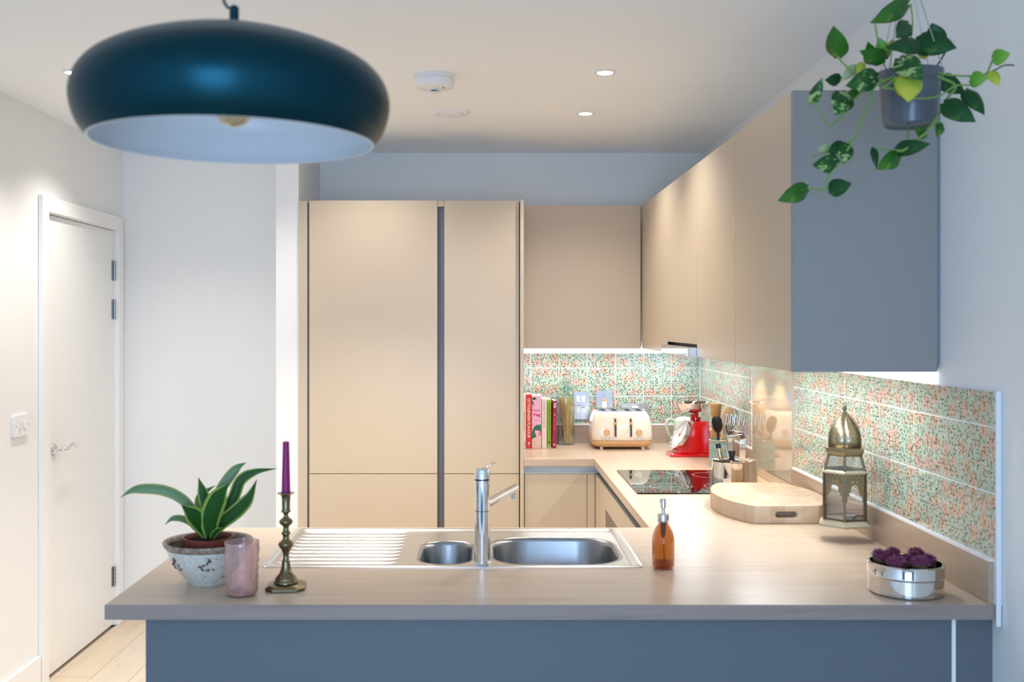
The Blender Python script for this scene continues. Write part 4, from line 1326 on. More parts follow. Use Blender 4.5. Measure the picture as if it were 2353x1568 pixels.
M_BEECHW = wood('beech_spoon', (0.62, 0.42, 0.23), (0.5, 0.32, 0.16), (80, 80, 10), 0.5, 0.6)
a, b_ = Vector((-0.028, -0.012, 0.006)), Vector((0.016, -0.019, 0.222))
MB().tube([a, b_], [0.0065, 0.007], 10).build('handle', M_BEECHW, t)
sm = frame_m(b_ + Vector((0.006, 0.0, 0.012)), (0.95, 0.2, -0.22), (0.24, 0, 0.97))
bw = []
for i in range(9):
    th_ = pi * i / 8
    wv = 0.027 * sin(th_) ** 0.8 + (0.004 if i == 0 else 0)
    bw.append([(wv * cos(2 * pi * k / 20), -0.038 * cos(th_), 0.008 * sin(2 * pi * k / 20) * (sin(th_) ** .7)) for k in range(20)])
MB().loft(bw, m=sm, cap0=True, cap1=True).build('bowl', M_BEECHW, t, smooth=80)
t = tin('potato_masher', 'chrome potato masher with zigzag wire in the utensil tin', 'masher')
zz_ = []
x0_, x1_ = -0.004, 0.092
n_ = 5
for k in range(n_ * 2 + 1):
    f = k / (n_ * 2)
    xx = x0_ + (x1_ - x0_) * f
    hi = 0.236 - 0.008 * f + (0.0 if k % 2 == 0 else -0.042)
    if k in (0, n_ * 2):
        zz_.append((xx, -0.040, hi - 0.012))
    else:
        zz_.append((xx - 0.0035, -0.040, hi + (0.002 if k % 2 else -0.002)))
        zz_.append((xx + 0.0035, -0.040, hi + (0.002 if k % 2 else -0.002)))
MB().tube(spline(zz_, 5), 0.0028, 8).build('zigzag_wire', M_CHROME, t, smooth=80)
MB().tube(spline([(0.0, -0.040, 0.219), (0.004, -0.03, 0.155), (0.022, -0.02, 0.11), (0.022, -0.008, 0.006)], 5), 0.0024, 8).tube(spline([(0.090, -0.040, 0.202), (0.074, -0.032, 0.15), (0.034, -0.02, 0.118), (0.030, -0.008, 0.006)], 5), 0.0024, 8).build('shank', M_CHROME, t, smooth=80)
t = tin('whisk', 'wire balloon whisk behind the zigzag potato masher', 'whisk')
wm = frame_m((0.026, 0.018, 0.110), (0.97, 0, -0.2), (0, 1, 0))
wm = Matrix.Translation((0.033, 0.022, 0.138)) @ Matrix.Rotation(radians(9), 4, 'Y')
MB().tube([wm @ Vector((0, 0, -0.126)), wm @ Vector((0, 0, 0.005))], [0.006, 0.007], 12).build('handle', M_STEEL, t)
for k in range(6):
    a = pi * k / 6
    pts = [(0.003 * cos(a), 0.003 * sin(a), 0.0)] + [(r * cos(a), r * sin(a), zz) for r, zz in ((0.014, 0.030), (0.030, 0.065), (0.034, 0.090), (0.021, 0.113), (0, 0.119), (-0.021, 0.113), (-0.034, 0.090), (-0.030, 0.065), (-0.014, 0.030))] + [(-0.003 * cos(a), -0.003 * sin(a), 0.0)]
    pts = [pts[0]] + [(p[0] if abs(p[0]) > 1e-9 else 0, p[1], p[2]) for p in pts[1:-1]] + [pts[-1]]
    MB().tube([wm @ Vector(p) for p in spline(pts, 4)], 0.0017, 6).build('wire', mat('whisk_wire', (0.2, 0.2, 0.22), 0.3, metal=1.0) if k == 0 else MATS['whisk_wire'], t, smooth=80)

# ================================================================== kettle on the hob
t = thing('kettle', 'polished steel stovetop kettle with arched handle on the hob', 'kettle', (0.959, 4.03, TOP + 0.0062))
MB().lathe([(0, 0), (0.083, 0), (0.087, 0.003), (0.0875, 0.012), (0.0865, 0.05), (0.0845, 0.098), (0.085, 0.101), (0.082, 0.103), (0, 0.103)], 64).build('body', M_POLISH, t, smooth=50)
lid = MB().lathe([(0, 0.1035), (0.0855, 0.1025), (0.0865, 0.105), (0.080, 0.1085), (0.05, 0.112), (0, 0.1135)], 56).build('lid', M_POLISH, t, smooth=50)
MB().lathe([(0, 0.113), (0.009, 0.113), (0.010, 0.118), (0.0145, 0.138), (0.0135, 0.141), (0, 0.1415)], 24, Matrix.Translation((-0.014, -0.02, 0))).build('lid_knob', M_BLACK, lid)
hs = MB()
pth = spline([(0.012, -0.072, 0.085), (0.013, -0.077, 0.14), (0.014, -0.076, 0.185), (0.012, -0.062, 0.207), (0.008, -0.03, 0.214), (0.004, 0.02, 0.214), (0.0, 0.052, 0.207), (-0.002, 0.066, 0.185), (-0.002, 0.068, 0.14), (-0.001, 0.066, 0.10)], 4)
rings = []
for i, p in enumerate(pth):
    tt = (pth[min(i + 1, len(pth) - 1)] - pth[max(i - 1, 0)]).normalized()
    nn = Vector((1, 0, 0)).cross(tt).normalized()
    rings.append([p + Vector((0.0115, 0, 0)) + nn * 0.0018, p + Vector((-0.0115, 0, 0)) + nn * 0.0018, p + Vector((-0.0115, 0, 0)) - nn * 0.0018, p + Vector((0.0115, 0, 0)) - nn * 0.0018])
hs.loft(rings, cap0=True, cap1=True)
o = hs.build('handle', M_CHROME, t, smooth=50, bevel=0.0008)
MB().tube([(0.0125, -0.078, 0.110), (0.0125, -0.0835, 0.110)], [0.005, 0.004], 14).build('rivet', M_CHROME, o)
s_ = MB().tube([(-0.045, 0.02, 0.085), (-0.050, 0.022, 0.12), (-0.055, 0.024, 0.148)], [0.013, 0.0105, 0.009], 18).build('spout', mat('brassy_spout', (0.55, 0.46, 0.32), 0.15, metal=1.0), t)
MB().tube([(-0.0545, 0.024, 0.146), (-0.0575, 0.025, 0.164)], [0.0105, 0.0095], 16).build('whistle_cap', M_BLACK, s_)

# ================================================================== chopping board
M_BLOCK = mat('end_grain_beech', (0.72, 0.52, 0.32), 0.6, spec=0.2)
nt = NT(M_BLOCK)
p = nt.pos()
ck = nt.n('ShaderNodeTexBrick')
ck.inputs['Scale'].default_value = 1.0
ck.inputs['Mortar Size'].default_value = 0.0
ck.inputs['Brick Width'].default_value = 0.05
ck.inputs['Row Height'].default_value = 0.034
ck.inputs['Color1'].default_value = (0.56, 0.425, 0.30, 1)
ck.inputs['Color2'].default_value = (0.44, 0.30, 0.18, 1)
nt.link(p, ck.inputs['Vector'])
n_ = nt.noise(nt.scale(p, (60, 60, 8)), 1.0, 4, 0.6)
nt.link(nt.mix(nt.math('MULTIPLY', n_, 0.7), ck.outputs[0], (0.58, 0.48, 0.37)), nt.b.inputs['Base Color'])
BX_, BY_ = 0.9535, 3.552
out = []
b2 = 0.3006
for k in range(41):
    y = -0.247 + 0.494 * k / 40
    out.append((0.178 * sqrt(max(0, 1 - (y / b2) ** 2)), y))
out = out + [(-x, y) for x, y in reversed(out)]
bb = MB().prism(out, 0, 0.056)
cut = MB().prism(rrect(-0.0365, 0.0335, 0.0175, 0.0385, 0.0100, 6), -0.045, 0.02, m=Matrix(((1, 0, 0, 0), (0, 0, -1, -0.247), (0, 1, 0, 0), (0, 0, 0, 1))))
ob_ = bb.build('chopping_board', M_BLOCK, smooth=40)
co = cut.build('cutter', M_BLOCK)
bm_ = ob_.modifiers.new('slot', 'BOOLEAN')
bm_.object = co
bm_.solver = 'EXACT'
bv_ = ob_.modifiers.new('edge', 'BEVEL')
bv_.width = 0.002
bv_.segments = 2
bv_.limit_method = 'ANGLE'
me_ = bpy.data.meshes.new_from_object(ob_.evaluated_get(bpy.context.evaluated_depsgraph_get()))
ob_.modifiers.clear()
ob_.data = me_
bpy.data.objects.remove(co)
me_.shade_smooth()
me_.set_sharp_from_angle(angle=radians(40))
ob_.location = (BX_, BY_, TOP + 0.0012)
tag(ob_, 'thick oval beech chopping board with a slot handle', 'chopping board')

# ================================================================== lantern
M_BRASS = mat('aged_brass', (0.36, 0.30, 0.19), 0.33, metal=0.9)
M_BRASSD = mat('dark_brass', (0.15, 0.12, 0.085), 0.45, metal=0.8)
M_BRASSL = mat('pale_brass', (0.62, 0.57, 0.44), 0.32, metal=0.85)
M_PANE = clear_glass('lantern_pane', (0.93, 0.95, 0.97), 0.05, 0.02)
LD = 3.06
LX = (1941 - VX) * LD / F
t = thing('lantern', 'pierced brass hexagonal lantern with onion dome beside the chopping board', 'lantern', (LX, LD, 0.966), rot=(0, 0, radians(-19)))
lz = lambda y: EYE - (y - VY) * LD / F - 0.966
px_m = LD / F
def hexr(hw):
    return hw * px_m / 0.866
def hexring(R, zz):
    return [(R * cos(radians(-90 + 60 * k)), R * sin(radians(-90 + 60 * k)), zz) for k in range(6)]
R1 = hexr(44.5)
MB().loft([hexring(hexr(56), 0.0), hexring(hexr(55), 0.006), hexring(hexr(46), lz(1192))], cap0=True, cap1=True).build('base', M_BRASSL, t, smooth=0)
zb, zt_ = lz(1191), lz(1083)
for k in range(6):
    a = radians(-90 + 60 * k)
    bars = MB().box(-0.0032, 0.0032, -0.0032, 0.0032, zb, zt_, Matrix.Translation((R1 * cos(a), R1 * sin(a), 0)) @ Matrix.Rotation(a, 4, 'Z'))
    bars.build('frame_bar', M_BRASSD, t, bevel=0.0005)
for k in range(6):
    a0, a1 = radians(-90 + 60 * k), radians(-30 + 60 * k)
    p0, p1 = Vector((R1 * cos(a0), R1 * sin(a0), 0)), Vector((R1 * cos(a1), R1 * sin(a1), 0))
    xd = (p1 - p0).normalized()
    nrm = xd.cross(Vector((0, 0, 1)))
    W_ = (p1 - p0).length - 0.006
    H_ = zt_ - zb
    fm = frame_m((p0 + p1) / 2 + Vector((0, 0, zb)), xd, (0, 0, 1))
    MB().box(-W_ / 2, W_ / 2, 0.003, H_ - 0.001, -0.0045, -0.0032, fm).build('glass_pane', M_PANE, t, smooth=0)
    # fretted brass arch in front of the pane
    hw, H0 = W_ / 2, H_
    arch = [(-hw, H0), (-hw, H0 * 0.40), (-hw * 0.80, H0 * 0.40), (-hw * 0.80, H0 * 0.53), (-hw * 0.58, H0 * 0.53), (-hw * 0.58, H0 * 0.60), (-hw * 0.40, H0 * 0.60), (-hw * 0.40, H0 * 0.68)]
    arc = [(hw * 0.40 * cos(radians(180 - 180 * i / 8)), H0 * 0.70 + H0 * 0.06 * sin(radians(180 * i / 8))) for i in range(9)]
    arch = arch + arc + [(-x, y) for x, y in reversed(arch)]
    holes = []
    rows_ = 3
    for r_ in range(rows_):
        for c_ in range(4 if r_ % 2 == 0 else 3):
            hx = (c_ - (1.5 if r_ % 2 == 0 else 1.0)) * hw * 0.46
            hy = H0 * (0.95 - r_ * 0.065)
            s_ = hw * 0.11
            holes.append([(hx - s_, hy), (hx, hy - s_), (hx + s_, hy), (hx, hy + s_)])
    arch = [q for i, q in enumerate(arch) if i == 0 or (Vector(q) - Vector(arch[i - 1])).length > 1e-6]
    MB().prism(arch, -0.0025, -0.0012, holes, m=fm).build('fretwork_panel', M_BRASS, t, smooth=0)
    MB().box(-hw, hw, 0, 0.005, -0.003, 0.002, fm).build('sill_bar', M_BRASSD, t, smooth=0)
MB().loft([hexring(R1 + 0.0035, zt_ - 0.003), hexring(R1 + 0.0045, zt_ + 0.002), hexring(hexr(43), lz(1077)), hexring(hexr(41), lz(1077))]).build('waist_band', M_BRASSL, t, smooth=0)
z0_, z1_ = lz(1077), lz(1046)
Ra, Rb = hexr(43), hexr(35)
for k in range(6):
    a = radians(-90 + 60 * k)
    bars = MB().tube([(Ra * cos(a), Ra * sin(a), z0_ - 0.002), (Rb * cos(a), Rb * sin(a), z1_)], 0.0034, 6)
    bars.build('shoulder_bar', M_BRASSD, t)
for k in range(6):
    a0, a1 = radians(-90 + 60 * k), radians(-30 + 60 * k)
    e = 0.97
    vs = [(Ra * e * cos(a0), Ra * e * sin(a0), z0_), (Ra * e * cos(a1), Ra * e * sin(a1), z0_), (Rb * e * cos(a1), Rb * e * sin(a1), z1_), (Rb * e * cos(a0), Rb * e * sin(a0), z1_)]
    MB().add(vs, [(0, 1, 2, 3)]).build('glass_pane', M_PANE, t, smooth=0, solid=0.0012)
MB().loft([hexring(hexr(35), lz(1046)), hexring(hexr(39), lz(1042)), hexring(hexr(41), lz(1036)), hexring(hexr(42), lz(1028)), hexring(hexr(36), lz(1027))], cap0=True, cap1=True).build('collar', M_BRASS, t, smooth=0)
dome = [(34.5, 1027), (35, 1010), (33.5, 996), (29, 983), (22, 970), (14, 959), (7, 951), (3, 946)]
for k in range(6):
    a0, a1 = radians(-90 + 60 * k), radians(-30 + 60 * k)
    g = MB()
    vs = []
    for hw, y in dome:
        R = hexr(hw)
        vs += [(R * cos(a0), R * sin(a0), lz(y)), (R * cos(a1), R * sin(a1), lz(y))]
    g.add(vs, [(2 * i, 2 * i + 1, 2 * i + 3, 2 * i + 2) for i in range(len(dome) - 1)])
    o = g.build('dome_panel', M_BRASS, t, smooth=60, solid=0.001)
    d = MB()
    for i in range(5):
        f_ = (i + 0.6) / 6
        seg = f_ * (len(dome) - 3)
        j = int(seg)
        q = seg - j
        hw = dome[j][0] * (1 - q) + dome[j + 1][0] * q
        yy = dome[j][1] * (1 - q) + dome[j + 1][1] * q
        R = hexr(hw) * 0.866 + 0.0008
        am = (a0 + a1) / 2
        sl = atan2(dome[j][0] - dome[j + 1][0], dome[j + 1][1] - dome[j][1]) if j + 1 < len(dome) else 0
        for c_ in (-1, 0, 1):
            off = c_ * hw * px_m * 0.30
            pt = Vector((R * cos(am) - off * sin(am), R * sin(am) + off * cos(am), lz(yy)))
            nv = Vector((cos(am), sin(am), 0.15 + 0.8 * f_))
            d.cyl(0.0014, -0.0002, 0.0004, 6, frame_m(pt, nv.cross(Vector((0, 0, 1))), nv.cross(Vector((0, 0, 1))).cross(nv) * -1))
    d.build('piercing', M_DARK, o)
for k in range(6):
    a = radians(-90 + 60 * k)
    bars = MB().tube([(hexr(hw) * cos(a), hexr(hw) * sin(a), lz(y)) for hw, y in dome], 0.0016, 6)
    bars.build('dome_rib', M_BRASSD, t)
zf = lz(946)
MB().lathe([(0, zf - 0.003), (0.004, zf - 0.003), (0.0035, zf + 0.003), (0.0065, zf + 0.008), (0.006, zf + 0.013), (0.003, zf + 0.016), (0, zf + 0.017)], 16).build('finial', M_BRASSD, t)
MB().tube([(0.005 * cos(2 * pi * k / 12), 0, zf + 0.020 + 0.005 * sin(2 * pi * k / 12)) for k in range(13)], 0.001, 6).build('hanging_ring', M_BRASSD, t)
MB().tube([(0, 0, zf + 0.024), (0, 0, UB - 0.966 - 0.006), ], 0.0005, 6).lathe([(0, UB - 0.966 - 0.009), (0.004, UB - 0.966 - 0.008), (0.006, UB - 0.966 - 0.0005), (0, UB - 0.966 - 0.0005)], 14).build('hanging_cord', M_PAGES, t)
t = thing('tealight', 'small white tealight inside the brass lantern', 'candle', (LX + 0.012, LD - 0.012, 0.966 + lz(1192) + 0.0003))
MB().lathe([(0, 0), (0.017, 0), (0.018, 0.012), (0.017, 0.012), (0.0168, 0.009), (0, 0.009)], 24).build('cup', M_STEEL, t)
MB().cyl(0.0165, 0.002, 0.0105, 24).build('wax', mat('white_wax', (0.85, 0.84, 0.80), 0.5), t)
MB().cyl(0.0008, 0.0105, 0.016, 6).build('wick', M_DARK, t)

# ================================================================== soap bottle
M_AMBER = clear_glass('amber_glass', (0.66, 0.36, 0.045), 0.02, 0.02)
t = thing('soap_dispenser', 'amber glass soap bottle with steel pump next to the sink', 'bottle', (0.4605, 2.709, TOP + 0.0004))
R_ = 0.0288
MB().lathe([(0, 0.002), (R_ - 0.009, 0.0), (R_ - 0.003, 0.002), (R_, 0.008), (R_, 0.072), (R_ - 0.0012, 0.082), (R_ - 0.0045, 0.094), (R_ - 0.0105, 0.106), (R_ - 0.0155, 0.1135), (0.0118, 0.118), (0.0112, 0.122), (0.0112, 0.126)], 44).build('bottle', M_AMBER, t, smooth=60)
MB().lathe([(0, 0.0035), (R_ - 0.006, 0.0035), (R_ - 0.003, 0.008), (R_ - 0.003, 0.017), (0, 0.017)], 32).build('liquid', clear_glass('soap_liquid', (0.75, 0.52, 0.25), 0.02, 0.05), t, smooth=60)
MB().lathe([(0, 0.121), (0.0148, 0.121), (0.0150, 0.1225), (0.0150, 0.139), (0.0142, 0.1405), (0, 0.1405)], 32).build('collar', M_STEEL, t)
MB().lathe([(0, 0.140), (0.0045, 0.140), (0.0045, 0.154), (0.0068, 0.156), (0.0070, 0.178), (0.0062, 0.1795), (0, 0.1795)], 24).build('pump_head', M_STEEL, t)
MB().tube([(0, 0.004, 0.172), (0, 0.03, 0.171), (0, 0.036, 0.165)], [0.0045, 0.004, 0.0035], 12).build('nozzle', M_STEEL, t)
MB().lathe([(0, 0.078), (0.004, 0.080), (0.0065, 0.095), (0.0075, 0.121), (0, 0.121)], 16).tube([(0, 0, 0.08), (0.003, 0, 0.012)], 0.0015, 8).build('dip_tube', mat('pump_tube', (0.30, 0.24, 0.2), 0.4), t)

# ================================================================== candlestick and candle
t = thing('candlestick', 'turned antique brass candlestick in front of the drainer', 'candlestick', (-0.4785, 2.503, TOP), rot=(0, 0, radians(6)))
M_ANTIQ = mat('antique_brass', (0.21, 0.175, 0.10), 0.22, metal=1.0)
s = 0.00104
hh = 0.0465
o_ = [(-hh, -hh * 0.62), (-hh * 0.62, -hh), (hh * 0.62, -hh), (hh, -hh * 0.62), (hh, hh * 0.62), (hh * 0.62, hh), (-hh * 0.62, hh), (-hh, hh * 0.62)]
MB().loft([[(x * k, y * k, zz) for x, y in o_] for k, zz in ((0.94, 0.0003), (1.0, 0.002), (1.0, 0.007), (0.86, 0.012), (0.74, 0.0135))], cap0=True, cap1=True).build('base', M_ANTIQ, t, smooth=20)
yb_ = 1352
prof = [(28, 1341), (27.5, 1337.5), (26, 1335.5), (24.6, 1334), (25.0, 1331.5), (22.3, 1328), (17, 1322.5), (13.8, 1317), (11.2, 1309), (9.8, 1301), (9.6, 1294.5), (8.5, 1292), (7, 1288), (6.2, 1283), (7.2, 1275), (11, 1266), (16, 1259), (17.8, 1255), (17, 1251), (12, 1247), (8, 1243), (7, 1238), (8, 1233), (10.5, 1230), (10, 1227), (7.2, 1224), (6.2, 1218), (7, 1213), (12, 1209), (15.6, 1204), (15.2, 1200), (10, 1195), (5.2, 1191), (5, 1186), (7, 1182), (11, 1179.5), (10.5, 1177), (9, 1174), (9.6, 1150), (10.5, 1143), (14, 1139.5), (19.6, 1137.5), (19.2, 1136), (12, 1136), (0.01, 1139)]
MB().lathe([(r * s, EYE - (y - VY) * 2.503 / F - TOP + 0.0035) for r, y in prof], 44).build('stem', M_ANTIQ, t, smooth=70)
zc = EYE - (1137 - VY) * 2.503 / F
t = thing('taper_candle', 'purple taper candle in the antique brass candlestick', 'candle', (-0.4785, 2.503, zc + 0.0022))
MB().lathe([(0, -0.001), (0.0104, -0.001), (0.0104, 0.002), (0.0075, 0.1235), (0.0072, 0.1245), (0, 0.1248)], 28).build('wax', mat('purple_wax', s2l((142, 18, 102)), 0.4, sss=0.1), t, smooth=50)
MB().cyl(0.0008, 0.1247, 0.131, 6).build('wick', M_PAGES, t)

# ================================================================== tumbler
M_PINKG = clear_glass('pink_pressed_glass', (0.93, 0.80, 0.78), 0.08, 0.12, bump=55, frost=0.16)
t = thing('tumbler', 'pink pressed glass tumbler in front of the plant bowl', 'glass', (-0.570, 2.443, TOP + 0.0004))
def rib(r, zz, n=64, amp=0.0009):
    return [((r + (amp if k % 2 else -amp)) * cos(2 * pi * k / n), (r + (amp if k % 2 else -amp)) * sin(2 * pi * k / n), zz) for k in range(n)]
sm_ = lambda r, zz: rib(r, zz, amp=0.0)
MB().loft([sm_(0.001, 0.001), sm_(0.030, 0.0), sm_(0.0345, 0.004), rib(0.0352, 0.010), rib(0.0362, 0.030), rib(0.0372, 0.044), sm_(0.0375, 0.048), sm_(0.0392, 0.095), rib(0.0393, 0.098), rib(0.0398, 0.110), sm_(0.0398, 0.113), sm_(0.0405, 0.1225), sm_(0.0400, 0.1245), sm_(0.0385, 0.1235), sm_(0.0372, 0.095), sm_(0.034, 0.014), sm_(0.030, 0.0105), sm_(0.001, 0.010)]).build('glass', M_PINKG, t, smooth=40)
MB().lathe([(0, 0.002), (0.031, 0.002), (0.0335, 0.006), (0.032, 0.010), (0, 0.010)], 32).build('thick_base', mat('pink_glass_base', (0.75, 0.42, 0.40), 0.12, trans=0.6), t, smooth=60)
g = MB()
rr = random.Random(5)
for k in range(14):
    a = 2 * pi * k / 14
    for zz, r in ((0.062, 0.0383), (0.080, 0.0389)):
        aa = a + (pi / 14 if zz > .07 else 0)
        m_ = Matrix.Rotation(aa, 4, 'Z') @ Matrix.Translation((r, 0, zz)) @ Matrix.Rotation(pi / 2, 4, 'Y')
        g.lathe([(0.0050, -0.0004), (0.0058, 0.0006), (0.0066, -0.0004)], 12, m_)
        g.lathe([(0.0016, -0.0004), (0.0008, 0.0008), (0, 0.0009)], 10, m_)
g.build('moulded_pattern', M_PINKG, t, smooth=60)

# ================================================================== planter bowl and plant
t = thing('planter_bowl', 'cream glazed bowl with brown flower sprigs holding the potted plant', 'bowl', (-0.680, 2.560, TOP + 0.0004))
M_BOWL = mat('cream_glaze', (0.68, 0.66, 0.58), 0.22, coat=0.4)
nt = NT(M_BOWL)
ob = nt.obj()
n1 = nt.noise(nt.scale(ob, (1, 1, 1)), 26, 3, 0.65, 0.8)
n2 = nt.noise(ob, 120, 2, 0.6)
sp_ = nt.math('GREATER_THAN', nt.math('ADD', n1, nt.math('MULTIPLY', n2, 0.12)), 0.70)
nt.link(nt.mix(nt.math('MULTIPLY', sp_, 0.85), nt.ramp(n2, [(0.4, (0.62, 0.60, 0.53)), (0.6, (0.72, 0.70, 0.62))]), (0.14, 0.07, 0.055)), nt.b.inputs['Base Color'])
MB().lathe([(0, 0.003), (0.040, 0.003), (0.042, 0), (0.047, 0.0), (0.050, 0.006), (0.062, 0.020), (0.077, 0.040), (0.090, 0.062), (0.0985, 0.082), (0.1005, 0.090), (0.097, 0.090), (0.086, 0.064), (0.072, 0.040), (0.05, 0.016), (0, 0.014)], 56).build('bowl', M_BOWL, t, smooth=60)
MB().lathe([(0.0950, 0.0885), (0.0868, 0.067), (0.073, 0.044), (0.051, 0.0185)], 56).build('inner_glaze', mat('dark_inner_glaze', (0.055, 0.022, 0.016), 0.3), t, smooth=60)
M_RIMB = speckle('brown_rim_glaze', (0.20, 0.125, 0.085), (0.42, 0.35, 0.27), 90, 0.3, 0)
MB().lathe([(0.0985, 0.0862), (0.1045, 0.092), (0.1075, 0.098), (0.108, 0.102), (0.1055, 0.1045), (0.101, 0.103), (0.0965, 0.097), (0.0945, 0.089)], 56, closed=True).build('rim', M_RIMB, t, smooth=80)
# painted sprigs, each a slightly raised glaze mark
M_SPRIG = mat('brown_sprig', (0.13, 0.06, 0.05), 0.35)
def on_bowl(a, zz, lift=0.0006):
    pr = [(0.050, 0.006), (0.062, 0.020), (0.077, 0.040), (0.090, 0.062), (0.0985, 0.082)]
    for (r0, za), (r1, zb2) in zip(pr[:-1], pr[1:]):
        if zz <= zb2:
            break
    r = r0 + (r1 - r0) * (zz - za) / (zb2 - za) + lift
    return Vector((r * cos(a), r * sin(a), zz))
for a0, z0, sc in ((radians(-82), 0.060, 1.0), (radians(-140), 0.058, 1.0), (radians(-30), 0.052, 0.8), (radians(40), 0.055, 1.0), (radians(110), 0.055, 1.0)):
    g = MB()
    rr = random.Random(int(a0 * 10) + 50)
    for (da, dz, ln2, an) in ((0, 0, .010, .4), (.10, .006, .011, 1.2), (-.10, -.003, .010, 2.6), (.17, .010, .007, .2), (.14, .014, .007, 1.6), (-.05, -.010, .009, 1.9), (.26, -.012, .006, .8)):
        c0 = (a0 + da * sc, z0 + dz * sc)
        pts = [on_bowl(c0[0] + k * ln2 * cos(an) / 0.09, c0[1] + k * ln2 * sin(an)) for k in (-0.5, -0.2, 0.15, 0.5)]
        g.tube(pts, [0.0006, 0.0030, 0.0026, 0.0005], 6)
    g.build('painted_sprig', M_SPRIG, t, smooth=60)

PY_ = 2.560
t = thing('potted_plant', 'strap leaved green plant in a terracotta nursery pot', 'plant', (-0.680, PY_, TOP + 0.0160))
M_TERRA = mat('terracotta_plastic', (0.23, 0.055, 0.032), 0.4)
MB().lathe([(0, 0.001), (0.036, 0.001), (0.040, 0.01), (0.056, 0.080), (0.0585, 0.080), (0.060, 0.094), (0.0605, 0.0965), (0.058, 0.0965), (0.055, 0.083), (0, 0.083)], 44).build('pot', M_TERRA, t, smooth=50)
MB().lathe([(0, 0.092), (0.02, 0.0905), (0.057, 0.087), (0.057, 0.0835), (0, 0.0835)], 28).build('soil', speckle('potting_soil', (0.006, 0.004, 0.003), (0.03, 0.019, 0.012), 160, 1.0, 0.8), t)
M_LF = [mat('strap_leaf_green', (0.018, 0.082, 0.012), 0.42, spec=0.25), mat('strap_leaf_margin', (0.30, 0.40, 0.07), 0.4)]
M_LF2 = [mat('strap_leaf_pale', (0.12, 0.22, 0.08), 0.4), mat('strap_leaf_pale_margin', (0.34, 0.40, 0.14), 0.4)]
def c3(pt, d):
    return px(240 + pt[0] / 3.408, 980 + pt[1] / 3.408, d)
def strap(pts, width, d0, d1, mats, fold=0.25, twist=0.0):
    n = len(pts)
    P = [c3(p_, d0 + (d1 - d0) * (i / (n - 1)) ** 1.2) for i, p_ in enumerate(pts)]
    C = spline(P, 7)
    m = len(C)
    wpx = width / 3.408 * PY_ / F
    vs, fs, mi = [], [], []
    for i, c in enumerate(C):
        tt = (C[min(i + 1, m - 1)] - C[max(i - 1, 0)]).normalized()
        f = i / (m - 1)
        vw = Vector((0.26, -1, 0.2)).normalized()
        sd = tt.cross(vw).normalized()
        nn = sd.cross(tt).normalized()
        ang = twist * f
        sd, nn = sd * cos(ang) + nn * sin(ang), nn * cos(ang) - sd * sin(ang)
        w = wpx * 0.5 * (0.42 + 0.58 * sin(pi * min(1, f * 1.0 + 0.0) ** 0.9)) * (1 if f < 0.7 else max(0.03, ((1 - f) / 0.3) ** 0.75))
        for u in (-1, -0.72, 0, 0.72, 1):
            vs.append(c + sd * w * u - nn * fold * w * (1 - abs(u)) * -1)
    for i in range(m - 1):
        for k in range(4):
            a = i * 5 + k
            fs.append((a, a + 1, a + 6, a + 5))
            mi.append(1 if k in (0, 3) else 0)
    b = MB()
    b.add(vs, fs)
    b.mi = mi
    o = b.build('leaf', mats, t, smooth=60, solid=0.0007)
    o.location = -Vector(t.location)
for pts, w_, d0, d1, ms in (
        ([(812, 870), (740, 730), (620, 580), (470, 505), (300, 490), (200, 510), (125, 560)], 84, 2.56, 2.50, M_LF2),
        ([(815, 870), (760, 770), (690, 690), (600, 615)], 150, 2.555, 2.49, M_LF),
        ([(800, 885), (700, 775), (610, 725), (530, 725), (470, 775)], 52, 2.55, 2.50, M_LF2),
        ([(800, 850), (745, 640), (760, 540), (870, 462)], 70, 2.57, 2.62, M_LF2),
        ([(820, 850), (800, 650), (770, 520), (735, 400)], 92, 2.56, 2.55, M_LF),
        ([(835, 760), (880, 560), (960, 420), (1040, 325), (1112, 284)], 84, 2.575, 2.60, M_LF2),
        ([(850, 830), (930, 690), (1010, 560), (1070, 420), (1190, 355), (1355, 332)], 92, 2.57, 2.58, M_LF),
        ([(850, 850), (930, 750), (1040, 660), (1130, 560), (1195, 415)], 116, 2.56, 2.54, M_LF),
        ([(830, 880), (830, 720), (890, 560), (972, 448)], 165, 2.545, 2.50, M_LF),
        ([(835, 890), (870, 830), (935, 790)], 46, 2.54, 2.51, M_LF)):
    strap(pts, w_, d0, d1, ms)

# ================================================================== tin of dried flowers
FX, FY = 0.993, 2.470
t = thing('round_tin', 'round polished steel tin full of dried purple flowers', 'tin', (FX, FY, TOP + 0.0004))
Rt = 0.0850
MB().lathe([(0, 0.0), (Rt - 0.004, 0.0), (Rt - 0.0005, 0.003), (Rt - 0.0005, 0.040), (Rt + 0.0012, 0.0415), (Rt + 0.0022, 0.044), (Rt + 0.0012, 0.0465), (Rt + 0.0012, 0.068), (Rt - 0.002, 0.0715), (Rt - 0.005, 0.0705), (Rt - 0.004, 0.066), (Rt - 0.004, 0.004), (0, 0.004)], 72).build('can', M_POLISH, t, smooth=40)
M_FLW = [mat('dried_petal_%d' % k, c, 0.7) for k, c in enumerate(((0.15, 0.018, 0.065), (0.25, 0.05, 0.13), (0.42, 0.17, 0.29)))]
M_CALYX = speckle('dried_calyx', (0.05, 0.025, 0.022), (0.22, 0.13, 0.08), 150, 0.8, 0.5)
